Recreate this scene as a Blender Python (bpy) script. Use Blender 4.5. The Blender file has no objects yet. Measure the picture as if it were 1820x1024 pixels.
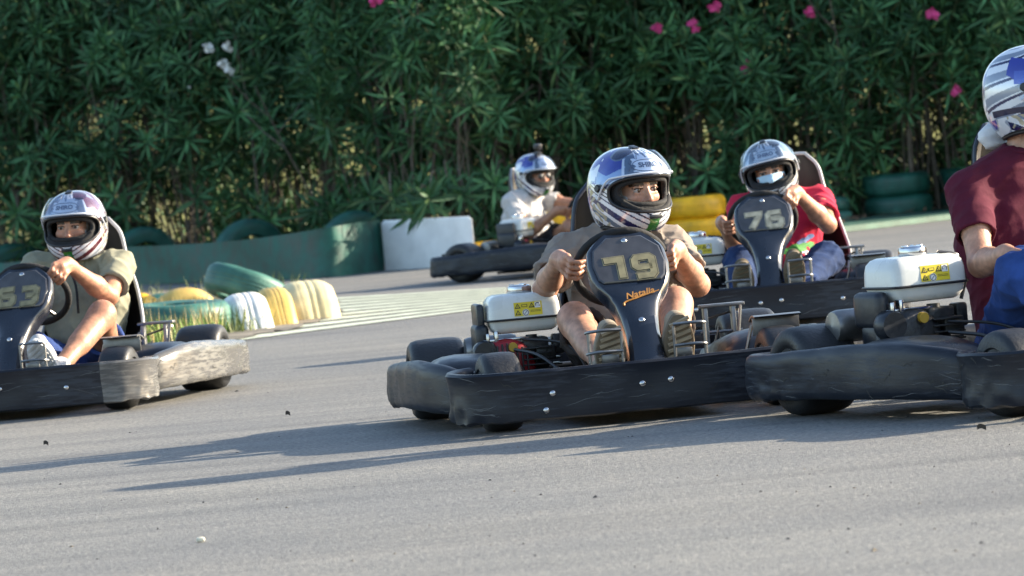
import bpy, bmesh, math, random
import numpy as np
from mathutils import Vector, Matrix, Euler
from mathutils import noise as mnoise
random.seed(7); RNG = np.random.default_rng(7)
SC = bpy.context.scene; COL = SC.collection

# ------------------------------------------------------------------ camera
CAM_H = 0.923
cam_data = bpy.data.cameras.new('camera'); cam = bpy.data.objects.new('camera', cam_data); COL.objects.link(cam)
SC.camera = cam
cam_data.sensor_width = 36.0; cam_data.lens = 36.0*8000/1820
cam_data.clip_start = 0.1; cam_data.clip_end = 2000
ROLL = math.atan(0.089); PITCH = math.atan((512-267.5)*math.cos(ROLL)/8000)
cam.matrix_world = Matrix.Translation((0, 0, CAM_H)) @ Matrix.Rotation(math.pi/2-PITCH, 4, 'X') @ Matrix.Rotation(-ROLL, 4, 'Z')
cam_data.dof.use_dof = True; cam_data.dof.focus_distance = 15.2; cam_data.dof.aperture_fstop = 8.5

# ------------------------------------------------------------------ sky and sun
SUN_EL = math.radians(20.0); SUN_AZ = math.radians(15.0)     # azimuth: turned from +X towards +Y
world = bpy.data.worlds.new('World'); SC.world = world; world.use_nodes = True
wn = world.node_tree.nodes; bgn = wn['Background']
sky = wn.new('ShaderNodeTexSky'); sky.sky_type = 'NISHITA'; sky.sun_disc = False
sky.sun_elevation = SUN_EL; sky.sun_rotation = math.radians(90)-SUN_AZ
sky.air_density = 1.0; sky.dust_density = 1.2; sky.ozone_density = 1.0
world.node_tree.links.new(sky.outputs[0], bgn.inputs[0]); bgn.inputs[1].default_value = 0.115
sun_data = bpy.data.lights.new('sun', 'SUN'); sun = bpy.data.objects.new('sun', sun_data); COL.objects.link(sun)
sun_data.energy = 4.6; sun_data.angle = math.radians(0.53); sun_data.color = (1.0, 0.87, 0.68)
sdir = Vector((math.cos(SUN_AZ)*math.cos(SUN_EL), math.sin(SUN_AZ)*math.cos(SUN_EL), math.sin(SUN_EL)))
sun.rotation_euler = (-sdir).to_track_quat('-Z', 'Y').to_euler(); sun.location = (12, 8, 9)
SC.view_settings.view_transform = 'Standard'; SC.view_settings.look = 'None'
SC.view_settings.exposure = 1.72; SC.view_settings.gamma = 1.0; SC.view_settings.use_curve_mapping = False
SC.render.engine = 'CYCLES'
SC.cycles.max_bounces = 8; SC.cycles.transparent_max_bounces = 8
SC.cycles.use_denoising = True

# ------------------------------------------------------------------ pixel (of the 1820 px photograph) -> place on the ground
_f = np.array([0, math.cos(PITCH), -math.sin(PITCH)]); _r0 = np.array([1., 0, 0]); _u0 = np.cross(_r0, _f)
_r = _r0*math.cos(ROLL)-_u0*math.sin(ROLL); _u = _u0*math.cos(ROLL)+_r0*math.sin(ROLL)
def ray(px, py): return (px-910)/8000*_r-(py-512)/8000*_u+_f
def ground_at(px, py, z=0.0):
    d = ray(px, py); t = (z-CAM_H)/d[2]; return np.array([0, 0, CAM_H])+d*t
def at_depth(px, py, Y):
    d = ray(px, py); return np.array([0, 0, CAM_H])+d*(Y/d[1])

# ------------------------------------------------------------------ materials
def new_mat(name):
    m = bpy.data.materials.new(name); m.use_nodes = True
    return m, m.node_tree.nodes, m.node_tree.links, m.node_tree.nodes['Principled BSDF']
def ramp(nt, fac, stops):
    r = nt.nodes.new('ShaderNodeValToRGB'); e = r.color_ramp.elements
    while len(e) < len(stops): e.new(0.5)
    for el, (p, c) in zip(e, stops):
        el.position = p; el.color = (*c, 1) if len(c) == 3 else c
    nt.links.new(fac, r.inputs[0]); return r.outputs[0]
def mat(name, col, rough=0.5, metal=0.0, var=0.25, scale=12.0, bump=0.0, bscale=60.0, coat=0.0, attr=None, sss=0.0, rvar=0.0, spec=0.5, stretch=None, sheen=0.0):
    m, N, L, B = new_mat(name)
    tc = N.new('ShaderNodeTexCoord'); vec = tc.outputs['Object']
    if stretch:
        mp = N.new('ShaderNodeMapping'); mp.inputs['Scale'].default_value = stretch; L.new(vec, mp.inputs[0]); vec = mp.outputs[0]
    nz = N.new('ShaderNodeTexNoise'); nz.inputs['Scale'].default_value = scale; nz.inputs['Detail'].default_value = 5; L.new(vec, nz.inputs['Vector'])
    mx = N.new('ShaderNodeMix'); mx.data_type = 'RGBA'; mx.blend_type = 'MULTIPLY'; mx.inputs[0].default_value = 1.0
    if attr:
        a = N.new('ShaderNodeAttribute'); a.attribute_name = attr; L.new(a.outputs[0], mx.inputs[6])
    else: mx.inputs[6].default_value = (*col, 1)
    v0, v1 = max(0, 1-var), 1+var*0.6
    L.new(ramp(m.node_tree, nz.outputs[0], [(0.3, (v0,)*3), (0.7, (v1,)*3)]), mx.inputs[7])
    L.new(mx.outputs[2], B.inputs['Base Color'])
    B.inputs['Roughness'].default_value = rough; B.inputs['Metallic'].default_value = metal
    B.inputs['Specular IOR Level'].default_value = spec
    if rvar:
        mr = N.new('ShaderNodeMapRange'); mr.inputs[1].default_value = 0.3; mr.inputs[2].default_value = 0.7
        mr.inputs[3].default_value = max(0.02, rough-rvar); mr.inputs[4].default_value = min(1, rough+rvar)
        L.new(nz.outputs[0], mr.inputs[0]); L.new(mr.outputs[0], B.inputs['Roughness'])
    if coat: B.inputs['Coat Weight'].default_value = coat; B.inputs['Coat Roughness'].default_value = 0.08
    if sss:
        B.inputs['Subsurface Weight'].default_value = sss; B.inputs['Subsurface Radius'].default_value = (0.012, 0.005, 0.003); B.inputs['Subsurface Scale'].default_value = 1.0
    if sheen: B.inputs['Sheen Weight'].default_value = sheen
    if bump:
        n2 = N.new('ShaderNodeTexNoise'); n2.inputs['Scale'].default_value = bscale; n2.inputs['Detail'].default_value = 4; L.new(vec, n2.inputs['Vector'])
        bp = N.new('ShaderNodeBump'); bp.inputs['Strength'].default_value = bump; bp.inputs['Distance'].default_value = 0.01
        L.new(n2.outputs[0], bp.inputs['Height']); L.new(bp.outputs[0], B.inputs['Normal'])
    return m

def scuffed_plastic(name, base, scuff, amount, rough=0.42):
    """black moulded plastic with long scrapes"""
    m, N, L, B = new_mat(name)
    tc = N.new('ShaderNodeTexCoord')
    mp = N.new('ShaderNodeMapping'); mp.inputs['Scale'].default_value = (4.0, 4.0, 34.0); mp.inputs['Rotation'].default_value = (0.22, 0.16, 0); L.new(tc.outputs['Object'], mp.inputs[0])
    n1 = N.new('ShaderNodeTexNoise'); n1.inputs['Scale'].default_value = 2.6; n1.inputs['Detail'].default_value = 7; n1.inputs['Roughness'].default_value = 0.65; L.new(mp.outputs[0], n1.inputs['Vector'])
    n2 = N.new('ShaderNodeTexNoise'); n2.inputs['Scale'].default_value = 3.2; n2.inputs['Detail'].default_value = 3; L.new(tc.outputs['Object'], n2.inputs['Vector'])
    ad = N.new('ShaderNodeMath'); ad.operation = 'MULTIPLY_ADD'; ad.inputs[1].default_value = 0.55; L.new(n2.outputs[0], ad.inputs[0]); L.new(n1.outputs[0], ad.inputs[2])
    f = ramp(m.node_tree, ad.outputs[0], [(0.86-amount, (0, 0, 0)), (0.98-amount*0.6, (1, 1, 1))])
    mx = N.new('ShaderNodeMix'); mx.data_type = 'RGBA'; mx.inputs[6].default_value = (*base, 1); mx.inputs[7].default_value = (*scuff, 1)
    L.new(f, mx.inputs[0]); L.new(mx.outputs[2], B.inputs['Base Color'])
    mr = N.new('ShaderNodeMapRange'); mr.inputs[3].default_value = rough; mr.inputs[4].default_value = rough+0.16; L.new(f, mr.inputs[0]); L.new(mr.outputs[0], B.inputs['Roughness'])
    B.inputs['Specular IOR Level'].default_value = 0.36
    bp = N.new('ShaderNodeBump'); bp.inputs['Strength'].default_value = 0.22; bp.inputs['Distance'].default_value = 0.003
    L.new(ad.outputs[0], bp.inputs['Height']); L.new(bp.outputs[0], B.inputs['Normal'])
    return m

M = {}
M['bumper'] = scuffed_plastic('scuffed black plastic', (0.0085, 0.011, 0.018), (0.026, 0.031, 0.042), 0.05, 0.40)
M['bumper_worn'] = scuffed_plastic('worn grey plastic', (0.085, 0.085, 0.086), (0.16, 0.157, 0.148), 0.10, 0.24)
M['plastic'] = mat('black plastic', (0.012, 0.015, 0.022), 0.36, var=0.3, scale=9, bump=0.12, bscale=40, rvar=0.1)
M['console'] = mat('glossy dark plastic', (0.010, 0.014, 0.024), 0.26, var=0.3, scale=7, bump=0.05, bscale=14, rvar=0.08, coat=0.4)
M['panel'] = mat('smoked number plate', (0.055, 0.055, 0.06), 0.24, var=0.4, scale=14, coat=0.5)
M['gold'] = mat('faded gold print', (0.24, 0.21, 0.115), 0.5, var=0.4, scale=24)
M['cream'] = mat('faded cream print', (0.40, 0.37, 0.27), 0.5, var=0.5, scale=24)
M['ink'] = mat('black print', (0.012, 0.012, 0.012), 0.5)
M['orange'] = mat('orange print', (0.55, 0.24, 0.05), 0.5)
M['rubber'] = mat('tyre rubber', (0.014, 0.015, 0.018), 0.5, var=0.35, scale=10, bump=0.2, bscale=90, rvar=0.1)
M['rubber_rust'] = mat('dusty tyre rubber', (0.05, 0.038, 0.03), 0.62, var=0.5, scale=6, bump=0.2, bscale=90)
M['alloy'] = mat('alloy', (0.5, 0.5, 0.5), 0.32, 0.85, var=0.25, scale=14, rvar=0.1)
M['steel'] = mat('painted steel tube', (0.06, 0.062, 0.066), 0.34, 0.5, var=0.4, scale=20)
M['chrome'] = mat('bright steel', (0.55, 0.55, 0.56), 0.2, 1.0, var=0.2, scale=20)
M['seat'] = mat('black fibreglass', (0.014, 0.013, 0.013), 0.55, var=0.3, scale=8, bump=0.06, bscale=30)
M['trim_dark'] = mat('dark edge trim', (0.03, 0.035, 0.05), 0.35, var=0.2)
M['trim'] = mat('grey edge trim', (0.4, 0.4, 0.41), 0.4, var=0.2)
M['scratch'] = mat('bare scraped plastic', (0.075, 0.08, 0.088), 0.5, var=0.4, scale=40)
M['tank'] = mat('off white tank paint', (0.66, 0.67, 0.64), 0.28, var=0.14, scale=8, coat=0.3, rvar=0.06)
M['red'] = mat('red shroud', (0.32, 0.012, 0.02), 0.35, var=0.3, scale=12)
M['engine'] = mat('dark engine casting', (0.03, 0.031, 0.033), 0.42, 0.4, var=0.5, scale=25, bump=0.3, bscale=70)
M['brass'] = mat('yellow cap', (0.5, 0.3, 0.03), 0.4)
M['label'] = mat('yellow label', (0.72, 0.56, 0.02), 0.45, var=0.12)
M['white'] = mat('white print', (0.75, 0.75, 0.74), 0.5, var=0.1)
M['metal_dull'] = mat('dull steel bracket', (0.22, 0.22, 0.22), 0.38, 0.8, var=0.35, scale=18)
M['helmet'] = mat('helmet paint', (1, 1, 1), 0.22, 0.15, var=0.06, scale=20, attr='Col', coat=1.0)
M['padding'] = mat('black padding', (0.012, 0.012, 0.013), 0.85, var=0.3, scale=40, bump=0.3, bscale=60)
M['gasket'] = mat('rubber gasket', (0.012, 0.012, 0.014), 0.4)
M['skin'] = mat('skin', (1, 1, 1), 0.46, var=0.3, scale=42, attr='Col', sss=0.06, bump=0.14, bscale=110)
M['eye_white'] = mat('eye', (1, 1, 1), 0.12, var=0.02, attr='Col')
def cloth(name, c, **k): return mat(name, c, 0.85, var=k.get('var', 0.16), scale=16, bump=0.22, bscale=k.get('bs', 26), sheen=0.02, spec=0.15)
M['sole_dark'] = mat('dark sole groove', (0.15, 0.115, 0.075), 0.8, var=0.3)
M['sole_tan'] = mat('tan rubber sole', (0.34, 0.27, 0.18), 0.7, var=0.35, scale=20)
M['sole_olive'] = mat('dark olive sole', (0.11, 0.095, 0.06), 0.7, var=0.35, scale=20)
M['sole_grey'] = mat('pale grey sole', (0.5, 0.5, 0.5), 0.6, var=0.2)

# ------------------------------------------------------------------ mesh helpers
def tri_col(me, cols):
    a = me.color_attributes.new('Col', 'FLOAT_COLOR', 'POINT')
    c = np.ones((len(me.vertices), 4), np.float32); c[:, :3] = cols; a.data.foreach_set('color', c.ravel())
class MB:
    """collects verts and faces for ONE mesh"""
    def __init__(s): s.v = []; s.f = []; s.mi = []
    def add(s, v, f, mi=0):
        o = len(s.v); s.v += [tuple(map(float, p)) for p in v]; s.f += [tuple(int(i)+o for i in q) for q in f]; s.mi += [mi]*len(f); return s
    def box(s, c, d, bev=0.006, rot=None, seg=2, taper=None, mi=0):
        bm = bmesh.new(); bmesh.ops.create_cube(bm, size=1.0)
        for w in bm.verts:
            w.co = Vector((w.co.x*d[0], w.co.y*d[1], w.co.z*d[2]))
            if taper and w.co.z > 0: w.co.x *= taper[0]; w.co.y *= taper[1]
        if bev: bmesh.ops.bevel(bm, geom=bm.edges[:], offset=min(bev, min(d)*0.45), segments=seg, profile=0.5, affect='EDGES')
        Mx = Matrix.Translation(c) @ (rot.to_4x4() if rot is not None else Matrix())
        bm.verts.index_update()
        s.add([Mx @ w.co for w in bm.verts], [[w.index for w in q.verts] for q in bm.faces], mi); bm.free(); return s
    def tube(s, pts, r, n=10, closed=False, caps=True, mi=0, flat=None):
        P = np.array(pts, float); m = len(P); R = np.broadcast_to(np.asarray(r, float), (m,))
        if closed: T = np.roll(P, -1, 0)-np.roll(P, 1, 0)
        else: T = np.gradient(P, axis=0)
        T /= np.linalg.norm(T, axis=1)[:, None]+1e-12
        a = np.array([0, 0, 1.]) if abs(T[0][2]) < .9 else np.array([1., 0, 0])
        u = np.cross(T[0], a); u /= np.linalg.norm(u); V = []; 
        for i in range(m):
            u = u-T[i]*(u@T[i]); u /= np.linalg.norm(u); w = np.cross(T[i], u)
            for k in range(n):
                t = 2*math.pi*k/n; V.append(P[i]+R[i]*(math.cos(t)*u+math.sin(t)*w))
        F = []
        for i in range(m if closed else m-1):
            j = (i+1) % m
            for k in range(n): F.append((i*n+k, i*n+(k+1) % n, j*n+(k+1) % n, j*n+k))
        if caps and not closed: F.append(tuple(range(n-1, -1, -1))); F.append(tuple((m-1)*n+k for k in range(n)))
        return s.add(V, F, mi)
    def lathe(s, prof, n=32, mx=None, mi=0, closed=False):
        """prof: (r, z) pairs round the local Z axis"""
        mx = mx or Matrix(); V = []; F = []; m = len(prof)
        for (r, z) in prof:
            for k in range(n):
                t = 2*math.pi*k/n; V.append(mx @ Vector((r*math.cos(t), r*math.sin(t), z)))
        for i in range(m if closed else m-1):
            j = (i+1) % m
            for k in range(n): F.append((i*n+k, i*n+(k+1) % n, j*n+(k+1) % n, j*n+k))
        return s.add(V, F, mi)
    def sweep(s, path, prof, mi=0, caps=True, zs=None, left=True):
        """closed cross-section (offset along the outward normal, z) swept along a plan path"""
        P = np.array(path, float); T = np.gradient(P, axis=0); T /= np.linalg.norm(T, axis=1)[:, None]
        Nn = np.stack([T[:, 1], -T[:, 0]], 1)*(1 if left else -1)
        V = []; F = []; n = len(prof); m = len(P)
        for i in range(m):
            for (o, z) in prof: V.append((P[i, 0]+Nn[i, 0]*o, P[i, 1]+Nn[i, 1]*o, z*(zs[i] if zs is not None else 1)))
        for i in range(m-1):
            for k in range(n): F.append((i*n+k, (i+1)*n+k, (i+1)*n+(k+1) % n, i*n+(k+1) % n))
        if caps: F.append(tuple(range(n))); F.append(tuple((m-1)*n+k for k in range(n-1, -1, -1)))
        return s.add(V, F, mi)
    def grid(s, A, mi=0):
        """A: (n, m, 3) array of points"""
        n, m = A.shape[:2]; V = A.reshape(-1, 3)
        F = [(i*m+j, i*m+j+1, (i+1)*m+j+1, (i+1)*m+j) for i in range(n-1) for j in range(m-1)]
        return s.add(V, F, mi)
    def mesh(s, name, mats, smooth=True, angle=40, cols=None, fix=True):
        me = bpy.data.meshes.new(name); me.from_pydata(s.v, [], s.f)
        for q in (mats if isinstance(mats, (list, tuple)) else [mats]): me.materials.append(q)
        if len(set(s.mi)) > 1: me.polygons.foreach_set('material_index', np.array(s.mi, np.int32))
        if cols is not None: tri_col(me, cols)
        if fix:
            bm = bmesh.new(); bm.from_mesh(me); bmesh.ops.recalc_face_normals(bm, faces=bm.faces[:]); bm.to_mesh(me); bm.free()
        if smooth:
            me.polygons.foreach_set('use_smooth', np.ones(len(me.polygons), bool))
            me.set_sharp_from_angle(angle=math.radians(angle))
        me.update(); return me
def spline(pts, n=8, closed=False):
    P = [np.array(p, float) for p in pts]; out = []; m = len(P)
    for i in range(m if closed else m-1):
        p0 = P[(i-1) % m] if closed or i > 0 else 2*P[0]-P[1]
        p1 = P[i]; p2 = P[(i+1) % m]; p3 = P[(i+2) % m] if closed or i+2 < m else 2*P[-1]-P[-2]
        for k in range(n):
            t = k/n; out.append(0.5*((2*p1)+(-p0+p2)*t+(2*p0-5*p1+4*p2-p3)*t*t+(-p0+3*p1-3*p2+p3)*t**3))
    if not closed: out.append(P[-1])
    return out
def obj(name, me, parent=None, mx=None):
    o = bpy.data.objects.new(name, me); COL.objects.link(o)
    if parent is not None: o.parent = parent
    if mx is not None: o.matrix_local = mx
    return o
def empty(name, mx, label, cat, group=None):
    o = bpy.data.objects.new(name, None); o.empty_display_size = 0.2; COL.objects.link(o); o.matrix_world = mx
    o['label'] = label; o['category'] = cat
    if group: o['group'] = group
    return o
def tag(o, label=None, cat=None, group=None, kind=None):
    for k, v in (('label', label), ('category', cat), ('group', group), ('kind', kind)):
        if v: o[k] = v
    return o
def wobble(me, amp, freq, seed=0.0, zamp=1.0, mask=None):
    for w in me.vertices:
        p = Vector(w.co)*freq+Vector((seed, seed*1.7, 0)); d = mnoise.noise_vector(p)*amp
        k = mask(w.co) if mask else 1.0
        w.co += Vector((d.x, d.y, d.z*zamp))*k
    me.update()
def text_mesh(txt, size, mxs, extrude=0.0008, shear=0.0, name='lettering', bold=0.0):
    cu = bpy.data.curves.new(name, 'FONT'); cu.body = txt; cu.size = size; cu.extrude = extrude; cu.shear = shear
    cu.offset = bold; cu.align_x = 'CENTER'; cu.align_y = 'CENTER'; cu.resolution_u = 3
    o = bpy.data.objects.new(name, cu); COL.objects.link(o)
    dg = bpy.context.evaluated_depsgraph_get(); dg.update()
    me = bpy.data.meshes.new_from_object(o.evaluated_get(dg)); bpy.data.objects.remove(o); bpy.data.curves.remove(cu)
    return me

# ------------------------------------------------------------------ signed distance bodies
class SDF:
    def __init__(s): s.p = []
    def cap(s, a, b, ra, rb=None, k=0.02, op='u'):
        s.p.append(('c', np.array(a, float), np.array(b, float), ra, ra if rb is None else rb, k, op)); return s
    def ell(s, c, r, R=None, k=0.03, op='u'):
        s.p.append(('e', np.array(c, float), np.array(r, float), np.eye(3) if R is None else np.array(R), 0, k, op)); return s
    def cut(s, c, n, region_c, region_r):
        """keep what lies behind the plane, inside a sphere only"""
        s.p.append(('p', np.array(c, float), np.array(n, float), np.array(region_c, float), region_r, 0, 'cut')); return s
    def bounds(s):
        lo = []; hi = []
        for q in s.p:
            if q[6] != 'u': continue
            if q[0] == 'c':
                r = max(q[3], q[4]); lo += [np.minimum(q[1], q[2])-r]; hi += [np.maximum(q[1], q[2])+r]
            elif q[0] == 'e': r = max(q[2]); lo += [q[1]-r]; hi += [q[1]+r]
        return np.min(lo, 0)-0.03, np.max(hi, 0)+0.03
    def field(s, h, disp=None):
        lo, hi = s.bounds(); n = np.ceil((hi-lo)/h).astype(int)+1
        F = np.full(n, 0.2, np.float32)
        ax = [lo[i]+h*np.arange(n[i]) for i in range(3)]
        for q in s.p:
            if q[0] == 'c': r = max(q[3], q[4]); a = np.minimum(q[1], q[2])-r; b = np.maximum(q[1], q[2])+r
            elif q[0] == 'e': r = max(q[2]); a = q[1]-r; b = q[1]+r
            else: a = q[3]-q[4]; b = q[3]+q[4]
            mg = q[5]+0.035 if q[0] != 'p' else 0
            i0 = np.clip(np.floor((a-mg-lo)/h).astype(int), 0, n); i1 = np.clip(np.ceil((b+mg-lo)/h).astype(int)+1, 0, n)
            if np.any(i1 <= i0): continue
            sl = tuple(slice(i0[i], i1[i]) for i in range(3))
            X, Y, Z = np.meshgrid(ax[0][sl[0]], ax[1][sl[1]], ax[2][sl[2]], indexing='ij')
            Pt = np.stack([X, Y, Z], -1).astype(np.float32); A = F[sl]
            if q[0] == 'c':
                ab = (q[2]-q[1]); L2 = ab@ab+1e-12; pa = Pt-q[1].astype(np.float32); t = np.clip((pa@ab.astype(np.float32))/L2, 0, 1)
                d = np.linalg.norm(pa-t[..., None]*ab.astype(np.float32), axis=-1)-(q[3]+(q[4]-q[3])*t)
            elif q[0] == 'e':
                pl = (Pt-q[1].astype(np.float32))@q[3].astype(np.float32); k0 = np.linalg.norm(pl/q[2], axis=-1); k1 = np.linalg.norm(pl/(q[2]**2), axis=-1)+1e-9
                d = k0*(k0-1)/k1
            else:
                d = (Pt-q[1].astype(np.float32))@q[2].astype(np.float32); w = np.linalg.norm(Pt-q[3].astype(np.float32), axis=-1) < q[4]
                F[sl] = np.where(w, np.maximum(A, d), A); continue
            k = q[5]
            if q[6] == 'u':
                if k > 0:
                    hh = np.maximum(k-np.abs(A-d), 0)/k; F[sl] = np.minimum(A, d)-hh*hh*k*0.25
                else: F[sl] = np.minimum(A, d)
            elif q[6] == 'd':
                d = -d
                if k > 0:
                    hh = np.maximum(k-np.abs(A-d), 0)/k; F[sl] = np.maximum(A, d)+hh*hh*k*0.25
                else: F[sl] = np.maximum(A, d)
        if disp is not None:
            X, Y, Z = np.meshgrid(*ax, indexing='ij'); near = np.abs(F) < 0.05
            F[near] += disp(X[near], Y[near], Z[near]).astype(np.float32)
        return F, lo
    def nets(s, h, disp=None):
        F, lo = s.field(h, disp); S = F < 0; n = np.array(F.shape)
        ii = [slice(0, -1), slice(1, None)]
        cnt = np.zeros(n-1, np.float32); acc = np.zeros((*(n-1), 3), np.float32)
        corners = [(a, b, c) for a in (0, 1) for b in (0, 1) for c in (0, 1)]
        any_s = np.zeros(n-1, bool); all_s = np.ones(n-1, bool)
        for c in corners:
            q = S[ii[c[0]], ii[c[1]], ii[c[2]]]; any_s |= q; all_s &= q
        act = np.argwhere(any_s & ~all_s); key = -np.ones(n-1, np.int64); key[tuple(act.T)] = np.arange(len(act))
        V = np.zeros((len(act), 3)); C = np.zeros(len(act))
        for c0 in corners:
            for a in range(3):
                if c0[a] == 1: continue
                c1 = list(c0); c1[a] = 1
                f0 = F[tuple((act+np.array(c0)).T)]; f1 = F[tuple((act+np.array(c1)).T)]
                m = (f0 < 0) != (f1 < 0); t = np.where(m, f0/np.where(m, f0-f1, 1), 0)
                p = np.tile(np.array(c0, float), (len(act), 1)); p[:, a] += t; V += p*m[:, None]; C += m
        V = (V/C[:, None]+act)*h+lo
        Q = []
        for a in range(3):
            b, c = (a+1) % 3, (a+2) % 3
            s0 = [slice(None)]*3; s1 = [slice(None)]*3; s0[a] = slice(0, -1); s1[a] = slice(1, None)
            D = S[tuple(s0)] != S[tuple(s1)]
            e = np.argwhere(D); e = e[(e[:, b] > 0) & (e[:, c] > 0) & (e[:, b] < n[b]-1) & (e[:, c] < n[c]-1)]
            fl = S[tuple(e.T)]; q = []
            for db, dc in ((1, 1), (0, 1), (0, 0), (1, 0)):
                g = e.copy(); g[:, b] -= db; g[:, c] -= dc; q.append(key[tuple(g.T)])
            q = np.stack(q, 1); q[~fl] = q[~fl][:, ::-1]; Q.append(q)
        return V, np.concatenate(Q)
def np_mesh(name, V, Q, mats, cols=None, smooth_it=0):
    V = np.array(V, float)
    for _ in range(smooth_it):
        A = np.zeros_like(V); c = np.zeros(len(V))
        for k in range(4):
            np.add.at(A, Q[:, k], V[Q[:, (k+1) % 4]]); np.add.at(c, Q[:, k], 1)
            np.add.at(A, Q[:, k], V[Q[:, (k-1) % 4]]); np.add.at(c, Q[:, k], 1)
        V = 0.5*V+0.5*A/np.maximum(c, 1)[:, None]
    me = bpy.data.meshes.new(name); nv, nf = len(V), len(Q)
    me.vertices.add(nv); me.vertices.foreach_set('co', V.astype(np.float32).ravel())
    me.loops.add(nf*4); me.loops.foreach_set('vertex_index', Q.astype(np.int32).ravel())
    me.polygons.add(nf); me.polygons.foreach_set('loop_start', np.arange(0, nf*4, 4, dtype=np.int32))
    for q in (mats if isinstance(mats, (list, tuple)) else [mats]): me.materials.append(q)
    me.update(calc_edges=True); me.validate()
    me.polygons.foreach_set('use_smooth', np.ones(len(me.polygons), bool))
    if cols is not None: tri_col(me, cols)
    return me
# ==================================================================== karts
# kart frame: +Y forward, +X the driver's right hand, Z up, origin on the ground between the axles
CACHE = {}
def cached(key, fn):
    if key not in CACHE: CACHE[key] = fn()
    return CACHE[key]
SX = -0.095                                    # the seat sits off the centre line, the engine beside it
def me_tyre(w, R, rin):
    def f():
        h = w/2; sh = 0.028
        pr = [(rin, -h*0.82), (rin+0.012, -h*0.94), (R-0.05, -h*1.03), (R-sh*0.75, -h*0.98), (R-sh*0.25, -h*0.86), (R-0.002, -h*0.66), (R, -h*0.3), (R, h*0.3), (R-0.002, h*0.66), (R-sh*0.25, h*0.86), (R-sh*0.75, h*0.98), (R-0.05, h*1.03), (rin+0.012, h*0.94), (rin, h*0.82)]
        return MB().lathe(pr, 40, Matrix.Rotation(math.pi/2, 4, 'Y'), closed=True).mesh('tyre', M['rubber'], angle=60)
    return cached(('tyre', w, R), f)
def me_rim(w, rin):
    def f():
        h = w/2
        b = MB(); mx = Matrix.Rotation(math.pi/2, 4, 'Y')
        for sg in (1, -1):
            pr = [(0.0, sg*h*0.62), (0.03, sg*h*0.62), (0.036, sg*h*0.5), (rin*0.62, sg*h*0.44), (rin*0.8, sg*h*0.58), (rin*0.9, sg*h*0.86), (rin+0.008, sg*h*0.93), (rin+0.010, sg*h*0.86)]
            b.lathe(pr, 32, mx)
        return b.mesh('rim', M['alloy'], angle=35)
    return cached(('rim', w), f)
def me_hub():
    def f():
        b = MB(); mx = Matrix.Rotation(math.pi/2, 4, 'Y')
        b.lathe([(0, -0.085), (0.024, -0.085), (0.024, 0.085), (0, 0.085)], 14, mx)
        for k in range(3):
            a = k*2.094; b.lathe([(0, -0.08), (0.006, -0.08), (0.006, 0.08), (0, 0.08)], 6, Matrix.Translation((0, 0.045*math.cos(a), 0.045*math.sin(a))) @ mx)
        return b.mesh('wheel', M['metal_dull'])
    return cached('hub', f)
BUMP_PROF = [(-0.004, 0.05), (0.010, 0.056), (0.016, 0.075), (0.017, 0.13), (0.014, 0.185), (0.006, 0.206), (-0.006, 0.214), (-0.022, 0.214), (-0.028, 0.206), (-0.022, 0.185), (-0.018, 0.13), (-0.018, 0.075), (-0.016, 0.056)]
def dense_prof(): 
    out = []
    for i, (o, z) in enumerate(BUMP_PROF):
        o2, z2 = BUMP_PROF[(i+1) % len(BUMP_PROF)]; out.append((o, z))
        if abs(z2-z) > 0.04: out += [(o+(o2-o)*t, z+(z2-z)*t) for t in (0.33, 0.66)]
    return out
def me_front_bumper(worn, seed):
    def f():
        half = [(0.55, 0.43), (0.592, 0.455), (0.622, 0.53), (0.628, 0.62), (0.60, 0.705), (0.53, 0.762), (0.41, 0.79), (0.22, 0.805), (0.0, 0.81)]
        pts = half+[(-x, y) for x, y in half[-2::-1]]
        path = [(p[0], p[1]) for p in spline(pts, 9)]
        zs = [1.0+0.02*math.cos(i*0.05+seed) for i in range(len(path))]
        me = MB().sweep(path, [(o, 0.040+(z-0.05)*1.03) for o, z in dense_prof()], zs=zs, left=False).mesh('front_bumper', M['bumper'] if not worn else [M['bumper'], M['bumper_worn']], angle=50)
        wobble(me, 0.007, 9.0, seed, 0.5); wobble(me, 0.012, 26.0, seed+3, 0.8, lambda c: max(0, min(1, (abs(c.x)-0.48)*8))*max(0, min(1, (0.15-c.z)*12)))
        if worn:
            for p in me.polygons:
                if p.center.x < -0.47: p.material_index = 1
        return me
    return cached(('fb', worn, seed), f)
def me_pod(side, worn, seed):
    def f():
        pts = [(0.50, 0.37), (0.54, 0.425), (0.592, 0.425), (0.632, 0.36), (0.682, 0.21), (0.708, 0.0), (0.72, -0.34), (0.722, -0.56), (0.705, -0.69), (0.64, -0.765), (0.53, -0.785), (0.43, -0.785)]
        path = [(p[0]*side, p[1]) for p in spline(pts, 8)]
        n = len(path); zs = [1.0+0.2*math.exp(-((i-n*0.40)/(n*0.17))**2) for i in range(n)]
        me = MB().sweep(path, [(o, 0.056+(z-0.05)*0.87) for o, z in dense_prof()], zs=zs, left=(side < 0)).mesh('side_pod', M['bumper_worn'] if worn else M['bumper'], angle=50)
        wobble(me, 0.008, 8.0, seed+5, 0.5); wobble(me, 0.016, 24.0, seed+9, 0.9, lambda c: max(0, min(1, (-c.y-0.3)*5))*max(0, min(1, (0.16-c.z)*12)))
        return me
    return cached(('pod', side, worn, seed), f)
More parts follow.
